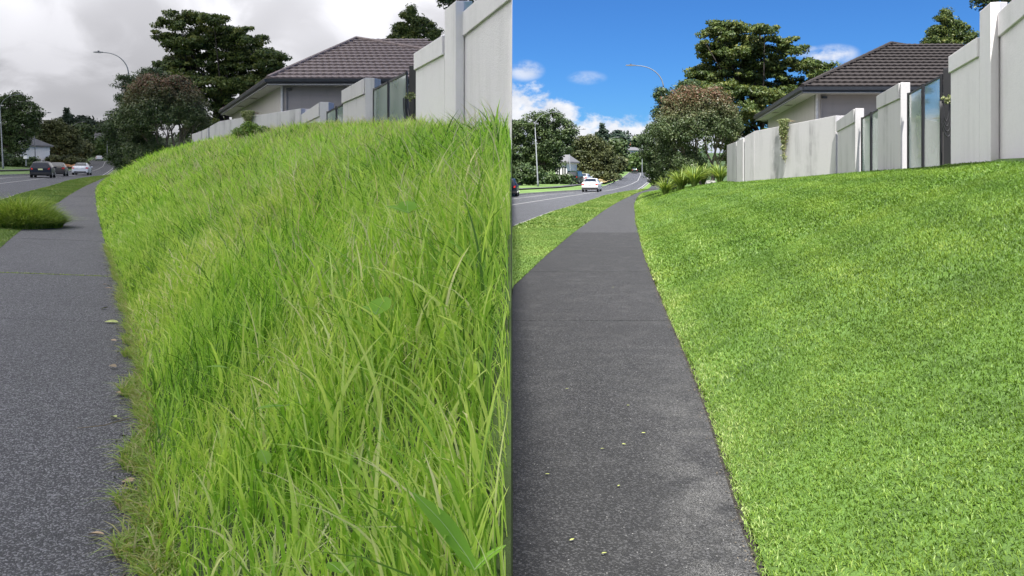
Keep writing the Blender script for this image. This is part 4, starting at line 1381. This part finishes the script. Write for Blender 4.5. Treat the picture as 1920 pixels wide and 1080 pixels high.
# scrubby bush growing at the wall on the left bank
c0 = W(468, 262, 24)
tree('wild_bush', c0, 'low leafy green bush on top of the overgrown bank below the vine', [ell(468, 243, 14, 10, 24, c0), ell(452, 250, 12, 9, 24, c0), ell(488, 248, 12, 8, 24, c0)], M['bushgreen'], n_clump=70, npc=60, leaf=.035, clump_r=.16, seed=44, cat='shrub')
# black hose loops on the gate
def hose(k, label):
    mp = site(k)
    p = mp((*pt(1774, 17.3), zt(190, 17.3)))
    e = empty('garden_hose', p, 0, label, 'hose')
    for j in range(4):
        pts = []
        w = .05 + .022 * j; L = .45 + .12 * j
        for i in range(13):
            a = math.pi * i / 12
            pts.append((-w * math.cos(a) * 1.4, -.02 * j, -L * math.sin(a) * .95))
        MB().tube(pts, .014, 5).build('coil', M['plastic'], e, smooth=True)
    C = np.array([(R.gauss(0, .07), -.05, R.gauss(.04, .04)) for _ in range(26)])
    V, N = leaf_cloud(C, np.full((len(C), 3), .04), 4, .03, rng=NR)
    np_mesh('leaves', V, np.arange(N * 4), np.arange(N) * 4, np.full(N, 4), M['vine'], {'tint': np.repeat(NR.random(N), 4)}, e)
hose('B', 'coiled hose hanging in the dark gap of the wall above the mown bank')
hose('A', 'coiled hose hanging in the dark gap of the wall above the overgrown bank')

# ------------------------------------------------------------------ cars
def car(kind, paint, loc, rz, label, scale=1.0, plate=True):
    e = empty('car', loc, rz, label, 'car')
    e.scale = (scale,) * 3
    # stations: y, half width, z bottom, z belt, z top, half width at top
    if kind == 'wagon':
        st = [(-2.3, .78, .34, .78, .86, .70), (-2.26, .86, .26, .92, 1.0, .76), (-2.12, .89, .24, .98, 1.36, .62), (-1.85, .9, .22, .98, 1.49, .60), (-.9, .905, .2, .97, 1.53, .62), (.2, .905, .2, .96, 1.51, .62),
              (.55, .9, .2, .95, 1.40, .62), (1.25, .9, .2, .93, 1.0, .68), (1.7, .88, .22, .86, .93, .7), (2.1, .84, .26, .74, .82, .66), (2.28, .72, .36, .6, .68, .58)]
        rear = ((-2.14, 1.02, .66, -1.93, 1.42, .55))
        roof = (-1.85, .2)
    elif kind == 'hatch':
        st = [(-2.05, .76, .34, .74, .84, .68), (-2.0, .85, .26, .9, .98, .74), (-1.85, .87, .24, .96, 1.2, .64), (-1.45, .88, .22, .97, 1.43, .58), (-.6, .885, .2, .95, 1.49, .6), (.2, .885, .2, .94, 1.46, .6),
              (.5, .88, .2, .93, 1.36, .6), (1.15, .88, .2, .92, 1.0, .66), (1.6, .86, .22, .84, .9, .68), (1.95, .8, .26, .7, .78, .62), (2.08, .7, .36, .58, .66, .55)]
        rear = ((-1.87, 1.0, .66, -1.5, 1.39, .53))
    elif kind == 'van':
        st = [(-2.2, .8, .34, .9, 1.1, .76), (-2.17, .87, .26, 1.1, 1.75, .76), (-2.0, .9, .24, 1.1, 1.9, .72), (-.5, .9, .2, 1.1, 1.94, .74), (.9, .9, .2, 1.08, 1.9, .72), (1.3, .9, .2, 1.05, 1.6, .72), (1.8, .88, .22, .98, 1.06, .72), (2.2, .8, .3, .74, .82, .66)]
        rear = ((-2.2, 1.15, .68, -2.12, 1.7, .66))
    else:
        st = [(-2.28, .76, .34, .74, .84, .70), (-2.22, .86, .26, .92, 1.02, .76), (-1.95, .885, .24, .97, 1.08, .76), (-1.6, .89, .22, .97, 1.09, .70), (-1.0, .895, .2, .96, 1.40, .57), (-.5, .895, .2, .95, 1.46, .58), (.25, .895, .2, .94, 1.44, .58),
              (.55, .89, .2, .93, 1.34, .6), (1.25, .89, .2, .92, 1.0, .68), (1.7, .87, .22, .84, .92, .7), (2.1, .82, .26, .72, .8, .64), (2.26, .7, .36, .58, .66, .56)]
        rear = ((-1.60, 1.09, .66, -1.02, 1.41, .53))
    vs = []; fs = []
    for (y, w, zb, zl, ztp, wt) in st:
        half = [(w * .8, zb), (w * .97, zb + .06), (w, zb + .25), (w, zl - .12), (w * .975, zl), (wt + (w - wt) * .12, ztp - .07), (wt, ztp - .02), (wt * .6, ztp + .015)]
        ring = [(x, y, z) for x, z in half] + [(-x, y, z) for x, z in reversed(half)]
        vs += ring
    n = 16
    for i in range(len(st) - 1):
        for j in range(n):
            fs.append((i * n + j, i * n + (j + 1) % n, (i + 1) * n + (j + 1) % n, (i + 1) * n + j))
    fs.append(tuple(range(n))); fs.append(tuple((len(st) - 1) * n + j for j in range(n - 1, -1, -1)))
    body = MB().add(vs, fs).build('body', M[paint], e, smooth=True)
    es = body.modifiers.new('edge', 'EDGE_SPLIT'); es.split_angle = math.radians(38)
    def surf(y, q):
        """outer side x at station y, q: 0 belt .. 1 roof edge"""
        for a, b in zip(st, st[1:]):
            if a[0] <= y <= b[0]:
                t = (y - a[0]) / (b[0] - a[0])
                v = [a[i] + (b[i] - a[i]) * t for i in range(6)]
                w, zl, zt_, wt = v[1], v[3], v[4], v[5]
                xb, xt = w * .975, wt + (w - wt) * .12
                return (xb + (xt - xb) * q, zl + (zt_ - .07 - zl) * q)
        return (.8, 1)
    ycuts = {'wagon': [(-1.95, -1.3), (-1.22, -.35), (-.27, .62)], 'hatch': [(-1.5, -1.0), (-.93, -.25), (-.17, .6)], 'van': [(-1.9, -.9), (-.8, .3), (.4, 1.25)], 'sedan': [(-1.25, -.95), (-.88, -.2), (-.12, .66)]}[kind]
    for sgn in (1, -1):
        for (a, b) in ycuts:
            q = .1; ptsl = []
            N_ = 4
            lo_ = []; hi_ = []
            for i in range(N_ + 1):
                y = a + (b - a) * i / N_
                x0, z0 = surf(y, .1); x1, z1 = surf(y, .9)
                lo_.append((sgn * (x0 + .006), y, z0)); hi_.append((sgn * (x1 + .008), y, z1))
            fsw = [(i, i + 1, N_ + 2 + i, N_ + 1 + i) for i in range(N_)]
            MB().add(lo_ + hi_, fsw).build('side_window', M['carglass'], e)
    ry0, rz0, rw0, ry1, rz1, rw1 = rear
    MB().add([(-rw0, ry0 - .09, rz0 + .03), (rw0, ry0 - .09, rz0 + .03), (rw1, ry1 - .09, rz1 + .02), (-rw1, ry1 - .09, rz1 + .02)], [(0, 1, 2, 3)]).build('rear_window', M['carglass'], e)
    fi = [s_ for s_ in st if s_[0] > .4]
    a_, b_ = fi[0], fi[1]
    MB().add([(-.66, b_[0] + .02, b_[4] + .03), (.66, b_[0] + .02, b_[4] + .03), (.54, a_[0] + .05, a_[4] + .01), (-.54, a_[0] + .05, a_[4] + .01)], [(0, 1, 2, 3)]).build('windscreen', M['carglass'], e)
    yr = st[0][0]
    for sgn in (1, -1):
        z = .82 if kind != 'van' else 1.0
        hx = .13 if kind != 'wagon' else .11
        MB().hexa([(sgn * .60, yr - .015, z - .06), (sgn * .86, yr + .1, z - .08), (sgn * .89, yr + .3, z), (sgn * .6, yr + .2, z)], [(sgn * .64, yr + .0, z + .07), (sgn * .85, yr + .12, z + .11), (sgn * .88, yr + .32, z + .12), (sgn * .6, yr + .25, z + .1)]).build('tail_light', M['tail'], e).location.y = -.05
        MB().box((sgn * .98, .62, 1.0), (.2, .1, .14)).build('mirror', M[paint], e)
        MB().hexa([(sgn * .45, -yr - .12, .62), (sgn * .75, -yr - .2, .62), (sgn * .8, -yr - .4, .64), (sgn * .5, -yr - .3, .64)], [(sgn * .5, -yr - .15, .72), (sgn * .78, -yr - .25, .74), (sgn * .82, -yr - .45, .76), (sgn * .5, -yr - .35, .74)]).build('headlight', M['chrome'], e)
    MB().hexa([(-.8, yr - .035, .3), (.8, yr - .035, .3), (.88, yr + .2, .28), (-.88, yr + .2, .28)], [(-.8, yr - .045, .5), (.8, yr - .045, .5), (.9, yr + .2, .5), (-.9, yr + .2, .5)]).build('rear_bumper', M['plastic'] if paint != 'car_silver' else M[paint], e)
    MB().box((0, yr - .05, .36), (1.3, .03, .12)).build('diffuser', M['plastic'], e)
    if plate:
        MB().box((0, yr - .03, .78), (.36, .02, .13)).build('number_plate', M['plate'] if 'black' in paint else M['white'], e)
    for sx in (1, -1):
        for wy in (-yr - .85, yr + .82):
            wh = MB().tube([(sx * .70, wy, .32), (sx * .90, wy, .32)], .32, 18).build('wheel', M['rubber'], e)
            MB().tube([(sx * .895, wy, .32), (sx * .915, wy, .32)], .2, 12).build('rim', M['rim'], wh)
    return e
def ang(k, dx, dy):
    return -math.atan2(dx, dy)
def drive(k, Y, fn):
    a = site(k)((float(fn(Y)), Y, 0)); b = site(k)((float(fn(Y + 5)), Y + 5, 0))
    return -math.atan2(b[0] - a[0], b[1] - a[1])
z_r = .12
def onroad(k, px, Y, dz=-.116):
    """ground position on the road under a photo column (given in that half's own pixels)"""
    X = (px - 960) / F * Y
    if k == 'A':
        Xb = X + .6687 * Y
        return (X, Y, float(ZR(Y)) + dz + .0233 * Y - .036 * Xb)
    return (X, Y, float(ZR(Y)) + dz)
car('wagon', 'car_black', onroad('A', 81, 77), .43, 'black station wagon with yellow plate, leftmost car on the cloudy road', 1.0)
car('sedan', 'car_bronze', onroad('A', 108, 87), .42, 'bronze sedan half hidden behind the black station wagon', 1.0, False)
car('sedan', 'car_silver', onroad('A', 154, 99), .385, 'silver sedan driving away alone on the cloudy road', 1.0)
car('sedan', 'car_white', onroad('B', 1110, 88), -.21, 'white sedan driving away on the sunny road', 1.0)
car('wagon', 'car_black', onroad('B', 952, 68), -.05, 'black car partly in view on the sunny road below the dark hedge', 1.0, False)
car('van', 'car_green', (*W(1079, 0, 120)[:2], .45), -.3, 'dark green van parked beyond the far lawn left of the white sedan', 1.0, False)
car('sedan', 'car_silver', (*W(1096, 0, 124)[:2], .5), -.35, 'silver parked car beyond the far lawn, just left above the white sedan', 1.0, False)
car('hatch', 'car_green', (*W(1190, 0, 250)[:2], 2.65), -.15, 'tiny dark car on the crest of the sunny road', 1.0, False)
car('hatch', 'car_silver', onroad('A', 186, 235), .45, 'tiny pale car on the crest of the cloudy road', 1.0, False)

# ------------------------------------------------------------------ houses in the distance
def far_house(k, px, pyb, pyt, wpx, Y, roofm, label, roofh=.35, depth=9, rz=.2):
    mp = site(k)
    b = mp(W(px, pyb, Y)); s = Y / F
    w = wpx * s; h = (pyb - pyt) * s
    e = empty('distant_house', b, rz, label, 'house')
    hw = h * (1 - roofh)
    MB().box((0, 0, hw / 2 - 1), (w, depth, hw + 2)).build('wall', M['white'], e)
    x, y = w / 2 + .4, depth / 2 + .4
    MB().add([(-x, -y, hw), (x, -y, hw), (x, y, hw), (-x, y, hw), (-x * .35, 0, h), (x * .35, 0, h), (-x, -y, hw - .2), (x, -y, hw - .2), (x, y, hw - .2), (-x, y, hw - .2)],
             [(0, 1, 5, 4), (1, 2, 5), (2, 3, 4, 5), (3, 0, 4), (6, 7, 1, 0), (7, 8, 2, 1), (8, 9, 3, 2), (9, 6, 0, 3), (6, 9, 8, 7)]).build('roof', roofm, e)
    n = max(2, int(w / 3))
    for i in range(n):
        cx = -w / 2 + w * (i + .5) / n
        f_ = MB().box((cx, -depth / 2 - .02, hw * .55), (w / n * .62, .08, hw * .42)).build('window', M['windowdark'], e)
        MB().box((cx, -depth / 2 - .07, hw * .55), (.1, .04, hw * .42)).build('mullion', M['white'], f_)
    return e
for k, nm in (('A', 'cloudy'), ('B', 'sunny')):
    far_house(k, 1181, 279, 264, 17, 430, M['redroof'], f'small house with a red roof on the hill above the {nm} road', .5)
    far_house(k, 1184, 296, 276, 36, 350, M['greyroof'], f'long white house on the hill, below the red roof, {nm} side', .3, 10)
    far_house(k, 1062, 344, 290, 22, 129, M['greyroof'], f'white house showing between the trees across the {nm} road', .25, 5, -.4)

# low roadside signboard / letter box
def letterbox(k, px, py, Y, label):
    e = empty('letterbox', site(k)(W(px, py, Y)), .2, label, 'letterbox')
    MB().box((0, 0, .45), (.12, .12, .9)).build('post', M['galv'], e)
    MB().box((0, 0, 1.05), (.4, .5, .32)).build('box', M['white'], e)
letterbox('A', 1052, 343, 98, 'pale letterbox on the far lawn left of the black station wagon')

# ------------------------------------------------------------------ foreground weeds, litter
def surfA(px, py, lift=0.0):
    """point on the overgrown bank seen at a photo pixel"""
    dx, dz = (px - 960) / F, (330 - py) / F
    Y = 1.3
    while Y < 60:
        X = dx * Y + .6687 * Y
        z = EYE + dz * Y
        if X > XE(Y):
            x0 = bank_x0('A', Y); t = (X - x0) / (XW(Y) + .3 - x0)
            zb = bank_z('A', Y, t) + .0233 * Y - .036 * X + lift
        else:
            zb = .02 + lift
        if z <= zb:
            return (dx * Y, Y, float(z))
        Y += .01
    return (dx * 5, 5, 1)
def weedA(px, py, lift, leaves, label):
    lift += .05
    p = surfA(px, py, lift)
    e = weed(0, 0, 1, leaves, label)
    e.location = p
weedA(890, 1070, .2, [(150, 52, 0.22, 0.06, .02), (120, 20, 0.099, 0.037, .03), (30, 40, 0.087, 0.031, 0)], 'large pointed dock leaves at the lower right corner of the overgrown bank')
weedA(705, 590, .24, [(60, 55, 0.093, 0.105, .06), (150, 35, 0.074, 0.062, .05)], 'round scalloped mallow leaf standing in the middle of the overgrown bank')
weedA(425, 690, .2, [(175, 15, 0.105, 0.04, .03)], 'single long leaf lying flat left of centre in the overgrown bank')
weedA(535, 762, .2, [(205, 15, 0.105, 0.037, .03), (30, 20, 0.062, 0.031, 0)], 'crinkled long leaf between the flat leaf and the round leaf in the grass')
weedA(500, 870, .17, [(130, 50, 0.062, 0.053, 0)], 'smooth rounded bluish green leaf low in the overgrown bank')
weedA(640, 1075, .17, [(140, 25, 0.056, 0.05, .1), (60, 25, 0.05, 0.037, .1)], 'lobed pale leaf at the bottom of the overgrown bank')
weedA(765, 400, .3, [(100, 40, 0.136, 0.099, .05), (20, 30, 0.124, 0.093, .05), (170, 30, 0.124, 0.087, .05)], 'broad light green weed leaves high on the overgrown bank')

def litter(px, py, L, Wd, mat, label, half='A', rz=0, curl=.3):
    Y = 2400 / (py - (301 if half == 'A' else 330)) if half == 'A' else 2400 / (py - 330)
    if half == 'A':
        # path surface of the left street
        for _ in range(20):
            X = (px - 960) / F * Y; Xb = X + .6687 * Y
            z = .02 + .0233 * Y - .036 * Xb
            Y = (EYE - z) * F / (py - 330)
        p = ((px - 960) / F * Y, Y, z + .012)
    else:
        Y = (EYE - .02) * F / (py - 330)
        p = ((px - 960) / F * Y, Y, .02 + .012)
    o = leaf_mesh(L, Wd, .04, 6, curl, .05).build('fallen_leaf', mat, smooth=True)
    o.location = p; o.rotation_euler = (R.uniform(-.2, .2), R.uniform(-.15, .05), rz)
    tag(o, label, 'fallen leaf')
    return o
litter(196, 606, .13, .07, M['deadgreen'], 'crumpled greenish leaf on the path edge, highest of the larger fallen leaves', 'A', .1)
litter(222, 738, .07, .05, M['dead'], 'brown dead leaf at the path edge midway down', 'A', .4)
litter(228, 908, .07, .05, M['dead'], 'pinkish brown dead leaf at the path edge, lowest of the large ones', 'A', .1)
litter(258, 884, .045, .035, M['deadgreen'], 'small yellow green leaf just above the lowest brown leaf', 'A', .8)
litter(205, 788, .08, .02, M['deadgreen'], 'narrow yellowish sprig lying on the path edge above the twig', 'A', .1)
litter(196, 542, .09, .03, M['dead'], 'thin dry leaf on the path edge just below the weedy joint', 'A', .2)
for (px, py, a, lab) in ((1158, 916, .9, 'small green leaf standing on the dark path, lowest of the leaves near its middle'), (1166, 836, 0, 'tiny yellow leaf on the dark path, above the small green leaf'), (1126, 845, .3, 'tiny pale leaf on the dark path left of the yellow leaf'),
                         (1203, 815, .1, 'tiny yellow leaf on the dark path nearest the mown edge'), (1022, 893, 0, 'tiny leaf on the dark path near the left side'), (1068, 1018, .5, 'tiny tan leaf on the lower part of the dark path'), (1128, 1043, .4, 'tiny leaf lowest of all on the dark path'),
                         (1175, 763, .2, 'tiny leaf on the dark path, highest of the cluster'), (1060, 732, 0, 'tiny leaf on the upper left of the dark path'), (1148, 540, .2, 'tiny yellow leaf on the dark path beyond the cross joint')):
    litter(px, py, .024, .009, M['deadgreen'], lab, 'B', a)
ORD = ['lowest', 'second from the bottom', 'third from the bottom', 'fourth from the bottom', 'fifth from the bottom', 'fourth from the top', 'third from the top', 'second from the top', 'highest']
for i, Y in enumerate((3.35, 3.75, 4.15, 4.9, 5.4, 6.1, 7.0, 8.6, 10.2)):
    X = XE(Y) - .85 * SPILL(Y) - R.uniform(.09, .2)
    q = site('A')((float(X), Y, .04))
    o = leaf_mesh(R.uniform(.045, .08), R.uniform(.025, .045), .05, 5, .4, .05).build('fallen_leaf', (M['dead'], M['twig'], M['dead'], M['deadgreen'])[i % 4], smooth=True)
    o.location = q; o.rotation_euler = (R.uniform(-.3, .3), R.uniform(-.2, .1), R.uniform(0, 6.28))
    tag(o, 'small curled dead leaf lying on the left footpath, ' + ORD[i], 'fallen leaf', 'small dead leaves on the left footpath')
# twig on the left path
def twig():
    Y = 2400 / (828 - 301)
    pa = []
    for i, (px, py) in enumerate(((145, 829), (170, 826), (195, 823), (215, 817), (240, 810), (262, 803))):
        Y = 2400 / (py - 312); pa.append(((px - 960) / F * Y, Y, .05 + .002 * i + .0233 * Y - .036 * ((px - 960) / F * Y + .6687 * Y)))
    o = MB().tube(pa, [.002, .003, .003, .004, .004, .004], 5).build('twig', M['twig'])
    tag(o, 'thin dry twig lying out across the left footpath from the grass edge', 'twig')
twig()
# crumbs of dry litter along the foot of the overgrown bank
def debris():
    n = 900
    Y = 1.5 + 12 * NR.random(n) ** 1.2
    X = XE(Y) - SPILL(Y) * .85 - .16 * NR.random(n) ** 1.5
    C = mapA(np.stack([X, Y, np.full(n, .03)], 1))
    C = C[C[:, 0] < -.02]
    V, N = leaf_cloud(C, np.full((len(C), 3), .012), 1, .012, rng=NR, up=2)
    o = np_mesh('leaf_litter', V, np.arange(N * 4), np.arange(N) * 4, np.full(N, 4), M['crumb'])
    tag(o, kind='stuff')
    # crumbs along the mown edge
    n = 700
    Y = 2.4 + 12 * NR.random(n) ** 1.2
    X = XE(Y) + .01 - np.abs(NR.normal(0, .03, n))
    C = np.stack([X, Y, np.full(n, .026)], 1)
    V, N = leaf_cloud(C, np.full((len(C), 3), .006), 1, .006, rng=NR, up=2)
    o = np_mesh('edge_crumbs', V, np.arange(N * 4), np.arange(N) * 4, np.full(N, 4), M['crumb'])
    tag(o, kind='stuff')
debris()

tris = 0
seen = set()
for o in bpy.data.objects:
    if o.type == 'MESH' and o.data.name not in seen:
        seen.add(o.data.name); tris += sum(1 for _ in ()) or (len(o.data.loops) - 2 * len(o.data.polygons))
print('unique triangles', tris, 'objects', len(bpy.data.objects))
